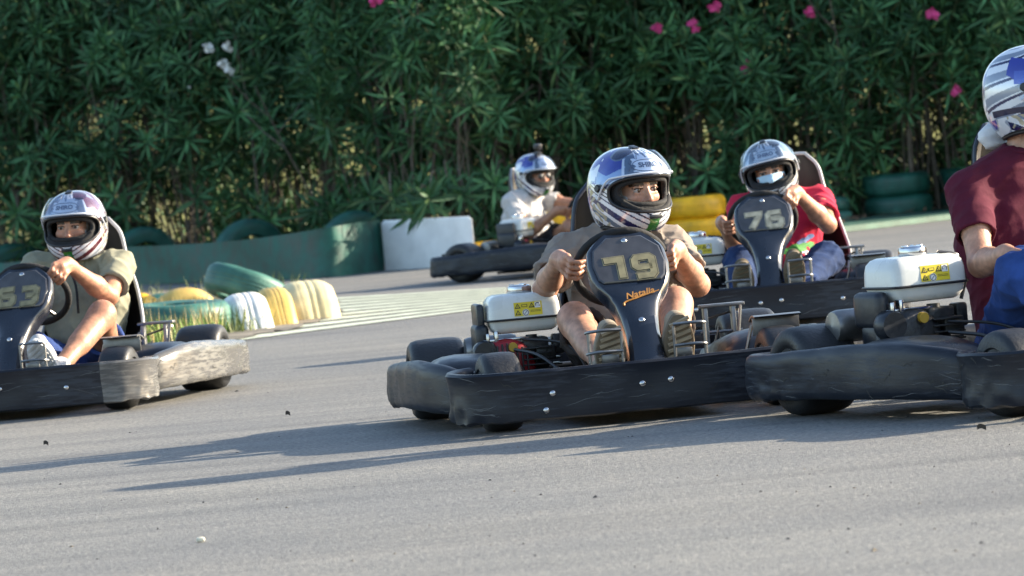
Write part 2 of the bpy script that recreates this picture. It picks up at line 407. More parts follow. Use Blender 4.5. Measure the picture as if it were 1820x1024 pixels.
def me_pod_cover(side):
    def f():
        n, m = 17, 13; A = np.zeros((n, m, 3))
        for i in range(n):
            t = i/(n-1)*2-1; y = -0.055+0.315*t; e = (1-abs(t)**4)**0.25
            for j in range(m):
                s_ = j/(m-1)*2-1; x = 0.50+0.185*s_*(0.75+0.25*e); q = (1-abs(s_)**3.2)**0.4
                A[i, j] = (side*x, y, 0.10+(0.125+0.02*math.sin(2.2*t+0.6)+0.012*s_)*e*q)
        me = MB().grid(A).mesh('pod_cover', M['plastic'], angle=70); wobble(me, 0.006, 9, 2.2); return me
    return cached(('cover', side), f)
def me_frame():
    def f():
        b = MB(); r = 0.015
        for sd in (1, -1):
            b.tube(spline([(sd*0.28, -0.70, 0.08), (sd*0.30, -0.3, 0.075), (sd*0.33, 0.1, 0.075), (sd*0.24, 0.5, 0.08), (sd*0.20, 0.75, 0.09)], 5), r)
            b.tube([(sd*0.30, 0.30, 0.08), (sd*0.62, 0.26, 0.11)], 0.011); b.tube([(sd*0.31, -0.28, 0.08), (sd*0.68, -0.34, 0.11)], 0.011)
            b.tube([(sd*0.21, 0.62, 0.085), (sd*0.23, 0.78, 0.13)], 0.011); b.tube([(sd*0.28, -0.68, 0.08), (sd*0.45, -0.77, 0.13)], 0.011)
        b.tube([(-0.45, 0.52, 0.12), (0.45, 0.52, 0.12)], 0.013); b.tube([(-0.56, -0.53, 0.14), (0.56, -0.53, 0.14)], 0.02)
        b.tube([(-0.24, -0.70, 0.08), (0.24, -0.70, 0.08)], r); b.tube([(-0.32, 0.05, 0.075), (0.32, 0.05, 0.075)], r)
        b.box((0, 0.33, 0.058), (0.5, 0.8, 0.004), 0)
        return b.mesh('frame', M['steel'])
    return cached('frame', f)
def me_rear_bumper():
    def f():
        path = [(p[0], p[1]) for p in spline([(0.45, -0.76), (0.3, -0.80), (0, -0.81), (-0.3, -0.80), (-0.45, -0.76)], 8)]
        return MB().sweep(path, dense_prof(), left=True).mesh('rear_bumper', M['plastic'], angle=50)
    return cached('rb', f)
def seat_grid():
    prof = spline([(0.0, 0.135), (-0.06, 0.10), (-0.18, 0.055), (-0.33, 0.055), (-0.45, 0.12), (-0.52, 0.27), (-0.545, 0.45), (-0.55, 0.60), (-0.545, 0.72), (-0.54, 0.785)], 4)
    hw = spline([(0.14,), (0.175,), (0.20,), (0.215,), (0.22,), (0.225,), (0.19,), (0.14,), (0.115,), (0.06,)], 4)
    dep = spline([(0.04,), (0.10,), (0.15,), (0.19,), (0.23,), (0.19,), (0.12,), (0.07,), (0.045,), (0.02,)], 4)
    P = np.array(prof); T = np.gradient(P, axis=0); T /= np.linalg.norm(T, axis=1)[:, None]
    Nn = np.stack([-T[:, 1], T[:, 0]], 1); Nn *= np.sign(Nn[:, 1:2]*0.3+Nn[:, 0:1]*0.7+1e-6)   # towards the driver
    m = 17; A = np.zeros((len(P), m, 3))
    for i in range(len(P)):
        for j in range(m):
            s_ = j/(m-1)*2-1; up = dep[i][0]*abs(s_)**2.6
            x = SX+hw[i][0]*math.copysign(min(1, abs(s_)**0.85), s_)
            A[i, j] = (x, P[i, 0]+Nn[i, 0]*up, P[i, 1]+Nn[i, 1]*up)
    return A
def me_seat():
    def f():
        A = seat_grid(); b = MB().grid(A); B = A.copy(); du = np.gradient(A, axis=0); dv = np.gradient(A, axis=1)
        nn = np.cross(du, dv); nn /= np.linalg.norm(nn, axis=2)[..., None]; B = A-nn*0.012 if nn[20, 8] @ np.array([0, 1, 0.3]) > 0 else A+nn*0.012
        b.grid(B); n, m = A.shape[:2]; N0 = n*m
        loop = [(0, j) for j in range(m)]+[(i, m-1) for i in range(1, n)]+[(n-1, j) for j in range(m-2, -1, -1)]+[(i, 0) for i in range(n-2, 0, -1)]
        for k in range(len(loop)):
            a = loop[k]; c = loop[(k+1) % len(loop)]; ia = a[0]*m+a[1]; ic = c[0]*m+c[1]
            b.f.append((ia, ic, ic+N0, ia+N0)); b.mi.append(0)
        return b.mesh('seat', M['seat'], angle=60)
    return cached('seat', f)
def me_seat_trim(tm='trim'):
    def f():
        A = seat_grid(); n, m = A.shape[:2]
        loop = [A[i, 0] for i in range(2, n)]+[A[n-1, j] for j in range(1, m-1)]+[A[i, m-1] for i in range(n-1, 1, -1)]
        return MB().tube(loop, 0.0085, 8).mesh('seat_trim', M[tm], angle=80)
    return cached(('strim', tm), f)
SWC = np.array([-0.02, 0.15, 0.495]); SWN = np.array([0, -0.80, 0.60]); SWR = 0.155
SWU = np.array([0, 0.60, 0.80]); SWX = np.array([1., 0, 0])
def rim_point(ang, turn=0.0):
    """ang: degrees from the top of the steering wheel towards the driver's right"""
    a = math.radians(ang); return SWC+SWR*(math.cos(a)*SWU+math.sin(a)*SWX)
def me_steering():
    def f():
        pts = [rim_point(a) for a in np.arange(0, 360, 10)]
        return MB().tube(pts, 0.0145, 10, closed=True).mesh('steering_wheel', M['padding'], angle=80)
    return cached('sw', f)
def me_spokes():
    def f():
        b = MB()
        for a in (90, 210, 330): b.tube([SWC-SWN*0.02, (rim_point(a)+SWC)/2-SWN*0.012, rim_point(a)*0.96+SWC*0.04], [0.012, 0.01, 0.008], 8)
        b.lathe([(0, -0.03), (0.035, -0.03), (0.035, 0.0), (0.025, 0.008), (0, 0.008)], 16, Matrix.Translation(SWC) @ Vector(SWN).to_track_quat('Z', 'Y').to_matrix().to_4x4())
        return b.mesh('spokes', M['metal_dull'])
    return cached('spokes', f)
# ---- front fairing with the race number
CA = np.array([-0.02, 0.235, 0.628]); CB = np.array([-0.02, 0.43, 0.405]); CC = np.array([-0.015, 0.655, 0.16])
CONSOLE = [  # distance down the centre line 0..1, half width, edge roundness
    (0.0, 0.03), (0.045, 0.075), (0.09, 0.108), (0.13, 0.127), (0.16, 0.134), (0.26, 0.139), (0.36, 0.133), (0.42, 0.121), (0.455, 0.108), (0.50, 0.090), (0.56, 0.074), (0.64, 0.064), (0.74, 0.058), (0.86, 0.060), (1.0, 0.072)]
def console_centre(t):
    L = spline([CA, (CA+CB)/2, CB, (CB+CC)/2, CC], 20); i = min(int(t*(len(L)-1)), len(L)-2); f = t*(len(L)-1)-i
    p = L[i]*(1-f)+L[i+1]*f; d = L[min(i+2, len(L)-1)]-L[max(i-1, 0)]; d /= np.linalg.norm(d); return p, d
def me_console():
    def f():
        ts = [c[0] for c in CONSOLE]; hw = [c[1] for c in CONSOLE]; n = 61; V = []; b = MB(); prof = []
        for i in range(n):
            t = i/(n-1); w = float(np.interp(t, ts, hw)); p, d = console_centre(t); nn = np.cross(np.array([1., 0, 0]), d); nn /= np.linalg.norm(nn)
            if nn[1] < 0: nn = -nn
            depth = float(np.interp(t, [0, 0.1, 0.4, 0.6, 1], [0.02, 0.045, 0.055, 0.07, 0.075])); crown = float(np.interp(t, [0, 0.4, 0.5, 0.7, 1], [0.0, 0.0, 0.006, 0.02, 0.02]))
            sec = [(-1, -depth), (-1.0, -0.016), (-0.965, -0.006), (-0.9, 0), (-0.75, crown*0.55), (-0.4, crown*0.85), (0, crown), (0.4, crown*0.85), (0.75, crown*0.55), (0.9, 0), (0.965, -0.006), (1.0, -0.016), (1, -depth)]
            prof.append([p+np.array([x*w, 0, 0])+nn*z for x, z in sec])
        A = np.array(prof); b.grid(A); m = A.shape[1]
        b.f += [((i+1)*m, i*m, i*m+m-1, (i+1)*m+m-1) for i in range(n-1)]; b.mi += [0]*(n-1)
        b.f += [tuple(range(m)), tuple((n-1)*m+k for k in range(m-1, -1, -1))]; b.mi += [0, 0]
        return b.mesh('number_fairing', M['console'], angle=32)
    return cached('console', f)
def panel_mx(t, off):
    p, d = console_centre(t); nn = np.cross(np.array([1., 0, 0]), d); nn /= np.linalg.norm(nn)
    if nn[1] < 0: nn = -nn
    mx = Matrix(); ex = np.array([-1., 0, 0]); ey = -d            # reads the right way round from the front
    for i in range(3): mx[i][0], mx[i][1], mx[i][2], mx[i][3] = ex[i], ey[i], nn[i], p[i]+nn[i]*off
    return mx
def me_panel():
    def f():
        out = [(-0.06, 0.118), (0.06, 0.118), (0.113, 0.066), (0.124, 0.0), (0.113, -0.062), (0.098, -0.078), (-0.098, -0.078), (-0.113, -0.062), (-0.124, 0.0), (-0.113, 0.066)]
        b = MB(); n = len(out); V = [(x, y, -0.004) for x, y in out]+[(x, y, 0.0015) for x, y in out]+[(x*0.96, y*0.96, 0.004) for x, y in out]
        F = [(k, (k+1) % n, n+(k+1) % n, n+k) for k in range(n)]+[(n+k, n+(k+1) % n, 2*n+(k+1) % n, 2*n+k) for k in range(n)]+[tuple(range(2*n, 3*n))]
        return b.add(V, F).mesh('number_plate', M['panel'], angle=20)
    return cached('panel', f)
DIGIT = {'7': [[(0.06, 0.86), (0.72, 0.86), (0.72, 0.7), (0.46, 0.06)]] , '1': [],
  '9': [[(0.72, 0.46), (0.2, 0.46), (0.12, 0.54), (0.12, 0.78), (0.2, 0.87), (0.64, 0.87), (0.73, 0.78), (0.73, 0.2), (0.64, 0.1), (0.12, 0.1)]],
  '6': [[(0.72, 0.87), (0.22, 0.87), (0.12, 0.78), (0.12, 0.2), (0.22, 0.1), (0.64, 0.1), (0.73, 0.2), (0.73, 0.44), (0.64, 0.53), (0.14, 0.53)]],
  '3': [[(0.1, 0.87), (0.62, 0.87), (0.72, 0.78), (0.72, 0.58), (0.62, 0.5), (0.3, 0.5)], [(0.62, 0.5), (0.72, 0.42), (0.72, 0.2), (0.62, 0.1), (0.08, 0.1)]]}
DIGIT['7'] = [[(0.08, 0.84), (0.66, 0.84), (0.66, 0.06)]]
DIGIT['7cream'] = [[(0.06, 0.86), (0.74, 0.86), (0.72, 0.72), (0.34, 0.06)]]
def stroke(b, line, w, z, ext, mi=0):
    P = np.array(line, float); m = len(P); D = np.diff(P, axis=0); D /= np.linalg.norm(D, axis=1)[:, None]; Nn = np.stack([-D[:, 1], D[:, 0]], 1); V = []
    for i in range(m):
        if i == 0: o = Nn[0]; e = -D[0]*ext
        elif i == m-1: o = Nn[-1]; e = D[-1]*ext
        else:
            o = Nn[i-1]+Nn[i]; o /= max(0.5, np.linalg.norm(o)**2/2); e = 0
        V += [(*(P[i]+e+o*w/2), z), (*(P[i]+e-o*w/2), z), (*(P[i]+e+o*w/2), z-0.0008), (*(P[i]+e-o*w/2), z-0.0008)]
    F = []
    for i in range(m-1): a = 4*i; F += [(a, a+1, a+5, a+4), (a, a+4, a+6, a+2), (a+1, a+3, a+7, a+5)]
    F += [(0, 2, 3, 1), (4*m-4, 4*m-3, 4*m-1, 4*m-2)]
    b.add(V, F, mi)
def me_digit(ch, style):
    def f():
        b = MB(); S = 0.104
        for ln in DIGIT.get(ch+style, DIGIT[ch]):
            pts = [((x-0.42)*S*0.92+(y-0.5)*S*0.06, (y-0.5)*S) for x, y in ln]
            stroke(b, pts, 0.0335, 0.0012, 0.0045, 0); stroke(b, pts, 0.0275, 0.0019, 0.0015, 1); stroke(b, pts, 0.0235, 0.0026, -0.0005, 0)
        return b.mesh('digit', [M[style], M['ink']], smooth=False, fix=False)
    return cached(('digit', ch, style), f)
# ---- engine, built about its own centre under the tank
def engine_parts():
    def tank():
        b = MB()
        def shell(z0, z1, g0, g1, top):
            n = 36; rows = []
            zz = [z0, z0+(z1-z0)*0.25, z0+(z1-z0)*0.7, z1]; 
            if top: prof = [(z0, 1.0), (z0+(z1-z0)*0.5, 0.985), (z0+(z1-z0)*0.76, 0.945), (z0+(z1-z0)*0.93, 0.85), (z1, 0.72), (z1+0.002, 0.0)]
            else: prof = [(z0, 0.0), (z0+0.001, 0.74), (z0+0.008, 0.84), (z0+(z1-z0)*0.5, 0.93), (z1, 0.97)]
            for z, g in prof:
                row = []
                for k in range(n):
                    a = 2*math.pi*k/n; c, s_ = math.cos(a), math.sin(a); e = 0.22
                    row.append((0.128*g*math.copysign(abs(c)**e, c), 0.10*g*math.copysign(abs(s_)**e, s_), z))
                row.append(row[0]); rows.append(row)
            b.grid(np.array(rows))
        shell(0.052, 0.135, 1, 1, True); shell(0.0, 0.046, 1, 1, False)
        return b.mesh('fuel_tank', M['tank'], angle=50)
    def seam():
        pts = []
        for k in range(48):
            a = 2*math.pi*k/48; c, s_ = math.cos(a), math.sin(a); e = 0.22
            pts.append((0.132*math.copysign(abs(c)**e, c), 0.104*math.copysign(abs(s_)**e, s_), 0.049))
        return MB().tube(pts, 0.0042, 6, closed=True).mesh('tank_seam', M['gasket'], angle=80)
    def cap():
        b = MB().lathe([(0, 0.165), (0.034, 0.163), (0.041, 0.158), (0.043, 0.150), (0.043, 0.138), (0.036, 0.128)], 24)
        for k in range(3):
            a = k*2.094; b.box((0.026*math.cos(a), 0.026*math.sin(a), 0.163), (0.02, 0.012, 0.008), 0.002, Matrix.Rotation(a, 3, 'Z'))
        return b.mesh('fuel_cap', M['chrome'])
    def block():
        b = MB()
        b.box((0.02, -0.01, -0.10), (0.19, 0.15, 0.10), 0.012); b.box((-0.03, 0.03, -0.045), (0.09, 0.12, 0.05), 0.008)
        b.box((0.03, 0.0, -0.19), (0.24, 0.2, 0.09), 0.012); b.box((0.01, 0.0, -0.245), (0.30, 0.24, 0.016), 0.003)
        for k in range(6): b.box((-0.03, 0.098, -0.15+k*0.019), (0.10, 0.05, 0.006), 0.002)
        for k in range(5): b.box((-0.095, 0.02, -0.14+k*0.021), (0.05, 0.10, 0.006), 0.002)
        b.box((-0.06, 0.085, -0.075), (0.07, 0.05, 0.05), 0.008); b.lathe([(0, 0), (0.02, 0), (0.02, 0.05), (0, 0.05)], 12, Matrix.Translation((-0.02, 0.06, -0.06)))
        b.box((-0.11, 0.05, -0.05), (0.04, 0.05, 0.07), 0.008)
        return b.mesh('engine', M['engine'])
    def shroud():
        b = MB(); mx = Matrix.Translation((0.075, 0.085, -0.115)) @ Matrix.Rotation(-math.pi/2, 4, 'X')
        b.lathe([(0.098, -0.05), (0.10, 0.0), (0.092, 0.022), (0.07, 0.032), (0.0, 0.034)], 32, mx)
        return b.mesh('fan_shroud', M['red'], angle=50)
    def grille():
        b = MB()
        for k in range(-4, 5):
            x = 0.075+k*0.017; h = math.sqrt(max(0, 0.085**2-(k*0.017)**2)); b.box((x, 0.122, -0.115), (0.006, 0.01, 2*h), 0.001)
        return b.mesh('shroud_grille', M['ink'])
    def filt():
        b = MB(); b.box((0.150, -0.01, -0.015), (0.05, 0.15, 0.11), 0.02, seg=3); b.box((0.145, 0.0, -0.09), (0.05, 0.1, 0.06), 0.01); b.lathe([(0, 0), (0.04, 0), (0.045, 0.01), (0.045, 0.05), (0.04, 0.06), (0, 0.06)], 18, Matrix.Translation((0.15, 0.06, -0.06)) @ Matrix.Rotation(-math.pi/2, 4, 'X'))
        b.tube(spline([(0.15, 0.05, -0.06), (0.165, 0.06, -0.11), (0.12, 0.07, -0.17)], 5), 0.016, 10)
        return b.mesh('air_filter', M['plastic'])
    def exhaust():
        b = MB(); b.tube(spline([(-0.05, -0.06, -0.1), (0.0, -0.14, -0.09), (0.12, -0.17, -0.08)], 6), 0.018, 10); b.lathe([(0, 0), (0.045, 0.004), (0.05, 0.02), (0.05, 0.17), (0.045, 0.185), (0, 0.19)], 18, Matrix.Translation((0.0, -0.19, -0.06)) @ Matrix.Rotation(math.pi/2, 4, 'Y'))
        return b.mesh('exhaust', M['metal_dull'])
    def lever():
        b = MB(); b.box((0.105, 0.075, -0.012), (0.014, 0.03, 0.05), 0.003); b.box((0.135, 0.08, -0.015), (0.012, 0.025, 0.045), 0.003); b.box((0.07, 0.07, -0.02), (0.16, 0.012, 0.012), 0.003)
        return b.mesh('choke_lever', M['chrome'])
    def oilcap():
        return MB().lathe([(0, 0), (0.016, 0), (0.016, 0.03), (0, 0.03)], 12, Matrix.Translation((0.055, 0.1, -0.045)) @ Matrix.Rotation(-math.pi/2, 4, 'X')).mesh('oil_cap', M['brass'])
    def label():
        b = MB(); b.box((0, 0, 0), (0.098, 0.0012, 0.047), 0, mi=0)
        def tri(x, z, s_):
            b.add([(x-s_, 0.0013, z-s_*0.8), (x+s_, 0.0013, z-s_*0.8), (x, 0.0013, z+s_*0.9), (x-s_*.55, 0.0016, z-s_*0.5), (x+s_*.55, 0.0016, z-s_*0.5), (x, 0.0016, z+s_*0.45)], [(0, 1, 2)], 1)
            b.add([(x-s_*.55, 0.0017, z-s_*0.52), (x+s_*.55, 0.0017, z-s_*0.52), (x, 0.0017, z+s_*0.42)], [(0, 1, 2)], 0)
            b.box((x, 0.0019, z-s_*0.2), (s_*0.16, 0.0004, s_*0.5), 0, mi=1)
        for x in (0.036, -0.0135): tri(x, 0.011, 0.0105)
        tri(0.036, -0.012, 0.0105)
        b.box((0.012, 0.0014, 0.011), (0.02, 0.0004, 0.009), 0, mi=1); b.box((0.012, 0.0017, 0.011), (0.016, 0.0004, 0.006), 0, mi=0)
        b.box((-0.034, 0.0014, 0.011), (0.02, 0.0006, 0.02), 0, mi=2); b.tube([(-0.034+0.007*math.cos(a), 0.002, 0.011+0.007*math.sin(a)) for a in np.linspace(-0.5, 4, 10)], 0.0011, 4, mi=1)
        b.lathe([(0, 0), (0.012, 0), (0.012, 0.0006), (0, 0.0006)], 18, Matrix.Translation((0.009, 0.0012, -0.013)) @ Matrix.Rotation(-math.pi/2, 4, 'X'), mi=2)
        b.tube([(0.009+0.0095*math.cos(a), 0.002, -0.013+0.0095*math.sin(a)) for a in np.linspace(0, 6.28, 14)], 0.001, 4, mi=1)
        b.box((0.009, 0.0022, -0.013), (0.014, 0.0006, 0.0016), 0, Matrix.Rotation(0.78, 3, 'Y'), mi=1)
        for z in (-0.007, -0.011): b.box((-0.026, 0.0014, z), (0.036, 0.0004, 0.0012), 0, mi=1)
        return b.mesh('warning_label', [M['label'], M['ink'], M['white']], smooth=False)
    def clamp():
        b = MB(); b.tube([(-0.118, 0.06, -0.005), (-0.132, 0.07, 0.05), (-0.125, 0.06, 0.11)], 0.006, 8); b.tube([(-0.13, 0.03, 0.05), (-0.15, 0.02, 0.05)], 0.006, 8); b.tube(spline([(-0.125, 0.06, 0.11), (-0.11, 0.06, 0.13), (-0.05, 0.06, 0.142)], 5), 0.005, 6)
        return b.mesh('tank_clamp', M['plastic'])
    return {k: cached(('eng', k), fn) for k, fn in (('fuel_tank', tank), ('tank_seam', seam), ('fuel_cap', cap), ('engine', block), ('fan_shroud', shroud), ('shroud_grille', grille), ('air_filter', filt), ('exhaust', exhaust), ('choke_lever', lever), ('oil_cap', oilcap), ('warning_label', label), ('tank_clamp', clamp))}
def me_guard(side):
    def f():
        b = MB()
        x0, x1 = (0.075, 0.19) if side > 0 else (-0.10, -0.21)
        for z in (0.305, 0.235):
            b.tube(spline([(x0, 0.66, z), ((x0+x1)/2, 0.672, z+0.002), (x1-0.012*side, 0.668, z), (x1, 0.64, z-0.004)], 5), 0.0055, 8)
        b.tube([(x1-0.006*side, 0.655, 0.306), (x1-0.006*side, 0.655, 0.09)], 0.006, 8)
        b.tube([(x0, 0.66, 0.30), (x0, 0.655, 0.09)], 0.0055, 8)
        return b.mesh('foot_guard', M['metal_dull'])
    return cached(('guard', side), f)
def me_pedal(side):
    def f():
        b = MB(); x = 0.11*side if side > 0 else -0.135
        b.tube([(x, 0.60, 0.08), (x, 0.615, 0.2)], 0.007, 8); b.box((x, 0.612, 0.21), (0.06, 0.014, 0.03), 0.004)
        return b.mesh('pedal', M['metal_dull'])
    return cached(('pedal', side), f)
def me_rack():
    def f():
        b = MB(); y = -0.28
        b.box((-0.43, y, 0.318), (0.16, 0.05, 0.012), 0.003)
        for x in (-0.37, -0.47): b.box((x, y, 0.19), (0.016, 0.035, 0.25), 0.003)
        b.tube([(-0.495, y+0.02, 0.315), (-0.46, y+0.03, 0.08)], 0.006, 8); b.tube([(-0.36, y+0.02, 0.08), (-0.41, y+0.02, 0.24), (-0.42, y+0.02, 0.08)], 0.007, 8)
        b.tube([(-0.30, y-0.08, 0.25), (-0.50, y, 0.3)], 0.005, 6); b.tube([(-0.35, y, 0.225), (-0.5, y, 0.225)], 0.006, 6)
        return b.mesh('side_bracket', M['metal_dull'])
    return cached('rack', f)
def me_wheel_guard():
    def f():
        b = MB(); n = 9; A = []
        for i in range(n):
            a = math.radians(62+i*5.0); A.append([(x, 0.52-0.16*math.cos(a)*1.0-0.045, 0.13+0.165*math.sin(a)) for x in (-0.56, -0.40)])
        A = np.array(A); b.grid(A); b.grid(A+np.array([0, 0.0, 0.006]))
        for j in (0, 1): b.add([*A[:, j], *(A[:, j]+np.array([0, 0, 0.006]))], [(i, i+1, n+i+1, n+i) for i in range(n-1)])
        b.box((-0.48, 0.46, 0.262), (0.16, 0.006, 0.06), 0.001); b.tube([(-0.40, 0.45, 0.27), (-0.36, 0.45, 0.13)], 0.006, 6)
        return b.mesh('wheel_guard', M['metal_dull'])
    return cached('wguard', f)
def me_bolt():
    def f(): return MB().lathe([(0, 0.005), (0.006, 0.0045), (0.010, 0.002), (0.011, 0), (0.011, -0.008)], 12, Matrix.Rotation(-math.pi/2, 4, 'X')).mesh('bolt', M['chrome'])
    return cached('bolt', f)
def me_hose(kind):
    def f():
        b = MB()
        if kind == 'rod': b.tube([(-0.05, 0.5, 0.11), (-0.4, 0.46, 0.125)], 0.008, 8); b.tube([(0.02, 0.5, 0.11), (0.4, 0.46, 0.125)], 0.008, 8); return b.mesh('tie_rod', M['chrome'])
        b.tube(spline([(0.34, -0.05, 0.24), (0.28, 0.08, 0.22), (0.22, 0.2, 0.16), (0.2, 0.45, 0.1)], 6), 0.006, 8)
        b.tube(spline([(0.30, -0.12, 0.27), (0.18, -0.02, 0.25), (0.14, 0.12, 0.2), (0.14, 0.4, 0.1)], 6), 0.005, 8)
        return b.mesh('throttle_cable', M['gasket'])
    return cached(('hose', kind), f)
def me_column():
    def f(): return MB().tube([SWC-SWN*0.01, (SWC+np.array([0, 0.62, 0.14]))/2, (0, 0.62, 0.12)], 0.011, 10).mesh('steering_column', M['metal_dull'])
    return cached('col', f)

def scratches(me, seed):
    """scrapes and cuts lying on the outer face of a bumper"""
    from mathutils.bvhtree import BVHTree
    bv = BVHTree.FromPolygons([v.co for v in me.vertices], [p.vertices for p in me.polygons]); r = random.Random(int(seed*10)); b = MB()
    fs = [p for p in me.polygons if (p.normal.y > 0.5 or abs(p.normal.x) > 0.5) and p.normal.dot(Vector((p.center.x, p.center.y*0.6, 0))) > 0.2 and 0.07 < p.center.z < 0.19]
    if not fs: fs = list(me.polygons)
    for i in range(46):
        f = r.choice(fs); cut = r.random() < 0.22; nn = Vector((f.normal.x, f.normal.y, 0)).normalized(); t = Vector((-nn.y, nn.x, 0)); t.z = r.gauss(0, .5 if cut else .14)
        L = r.uniform(.02, .07) if cut else r.uniform(.02, .13); w = r.uniform(.0014, .0028) if cut else r.uniform(.0005, .0013); pts = []
        for k in range(5):
            q = f.center+t*(L*(k/4-.5))+Vector((0, 0, r.gauss(0, .006 if cut else .002))); h_ = bv.find_nearest(q)
            if h_[0] is None: continue
            pts.append((h_[0]+nn*0.0012, (w if 0 < k < 4 else w*.25)))
        if len(pts) < 4: continue
        V = []; 
        for p, w_ in pts: V += [p+Vector((0, 0, w_)), p-Vector((0, 0, w_))]
        b.add(V, [(2*k, 2*k+1, 2*k+3, 2*k+2) for k in range(len(pts)-1)], 1 if cut else 0)
    return b.mesh('scratches', [M['scratch'], M['ink']], smooth=False, fix=False)
def surface_y(me, x, z):
    from mathutils.bvhtree import BVHTree
    bv = cached(('bvh', me.name), lambda: BVHTree.FromPolygons([v.co for v in me.vertices], [p.vertices for p in me.polygons]))
    h_ = bv.ray_cast(Vector((x, 2, z)), Vector((0, -1, 0))); return h_[0].y if h_[0] is not None else 0.8
def kart(x, y, th, number, label, style='gold', worn_left=False, seed=0.0, eng_scale=1.0, script=False, steer=0.0, seat_dx=0.0, seat_dz=0.0, seat_dy=0.0, trim='trim', red=True):
    mx = Matrix.Translation((x, y, 0)) @ Matrix.Rotation(math.pi+math.radians(th), 4, 'Z')
    k = empty('go_kart', mx, label, 'go-kart', 'rental karts racing on the track')
    obj('frame', me_frame(), k)
    fb = obj('front_bumper', me_front_bumper(worn_left, seed), k)
    for bx, bz in ((0.34, 0.125), (0.365, 0.072), (0.045, 0.13), (-0.05, 0.135), (-0.33, 0.12)):
        yy = surface_y(fb.data, bx, bz)
        obj('bolt', me_bolt(), fb, Matrix.Translation((bx, yy+0.0015, bz)))
    p1 = obj('side_pod', me_pod(1, False, seed), k); p2 = obj('side_pod', me_pod(-1, worn_left, seed+2), k)
    for i, part in enumerate((fb, p1, p2)): tag(obj('scratches', scratches(part.data, seed+i), part), kind='stuff')
    obj('pod_cover', me_pod_cover(1), k); obj('pod_cover', me_pod_cover(-1), k)
    obj('rear_bumper', me_rear_bumper(), k)
    for (wx, wy, w, R, rin) in ((0.475, 0.52, 0.13, 0.131, 0.066), (-0.475, 0.52, 0.13, 0.131, 0.066), (0.56, -0.53, 0.20, 0.143, 0.066), (-0.56, -0.53, 0.20, 0.143, 0.066)):
        wm = Matrix.Translation((wx, wy, R)) @ Matrix.Rotation(steer if wy > 0 else 0, 4, 'Z')
        h = obj('wheel', me_hub(), k, wm); t = obj('tyre', me_tyre(w, R, rin), h); obj('rim', me_rim(w, rin), h)
    s = obj('seat', me_seat(), k, Matrix.Translation((seat_dx, seat_dy, seat_dz))); obj('seat_trim', me_seat_trim(trim), s)
    sw = obj('steering_wheel', me_steering(), k); obj('spokes', me_spokes(), sw); obj('steering_column', me_column(), k)
    c = obj('number_fairing', me_console(), k)
    if number:
        obj('number_plate', me_panel(), c, panel_mx(0.27, 0.003))
        for i, ch in enumerate(number): obj('digit', me_digit(ch, style), c, panel_mx(0.285, 0.0075) @ Matrix.Translation((-0.052+0.1*i, -0.012, 0)) @ Matrix.Rotation(0.06, 4, 'Z'))
    obj('bolt', me_bolt(), c, panel_mx(0.69, 0.020) @ Matrix.Rotation(math.pi/2, 4, 'X'))
    obj('bolt', me_bolt(), c, panel_mx(0.10, 0.006) @ Matrix.Rotation(math.pi/2, 4, 'X'))
    if script:
        tm = text_mesh('Natalia', 0.036, None, 0.0006, 0.35, 'script_lettering', 0.0006); tm.materials.append(M['orange'])
        obj('lettering', tm, c, panel_mx(0.505, 0.0105) @ Matrix.Translation((0.012, 0, 0)) @ Matrix.Rotation(0.2, 4, 'Z'))
        ul = MB().tube(spline([(-0.06, -0.032, 0), (-0.05, -0.02, 0), (0.0, -0.012, 0), (0.075, -0.0, 0)], 6), [0.004]*4+[0.0028]*8+[0.0018]*7, 5).mesh('underline', M['orange'])
        obj('underline', ul, c, panel_mx(0.505, 0.0105) @ Matrix.Translation((0.006, -0.004, 0)) @ Matrix.Rotation(0.16, 4, 'Z'))
    E = engine_parts(); em = Matrix.Translation((0.285, -0.22, 0.292)) @ Matrix.Scale(eng_scale, 4)
    if eng_scale > 1.01: em = Matrix.Translation((0.335, -0.24, 0.338)) @ Matrix.Scale(eng_scale, 4)
    e = obj('engine', E['engine'], k, em)
    if red: obj('engine_cover', cached('ecover', lambda: MB().box((0.150, -0.02, 0.045), (0.028, 0.15, 0.13), 0.01).box((0.142, 0.05, 0.0), (0.02, 0.03, 0.06), 0.004).mesh('engine_cover', M['plastic'])), e)
    for n in E:
        if n in ('engine', 'warning_label') or (not red and n == 'shroud_grille'): continue
        me = E[n]
        if n == 'fan_shroud' and not red: me = cached('dark_shroud', lambda: E['fan_shroud'].copy()); me.materials[0] = M['engine']
        obj(n, me, e)
    obj('warning_label', E['warning_label'], e, Matrix.Translation((-0.012, 0.0995, 0.082)) @ Matrix.Rotation(math.radians(6), 4, 'X'))
    for sd in (1, -1): obj('foot_guard', me_guard(sd), k); obj('pedal', me_pedal(sd), k)
    obj('side_bracket', me_rack(), k); obj('tie_rod', me_hose('rod'), k); obj('throttle_cable', me_hose('cable'), k)
    obj('wheel_guard', me_wheel_guard(), k)
    return k, mx
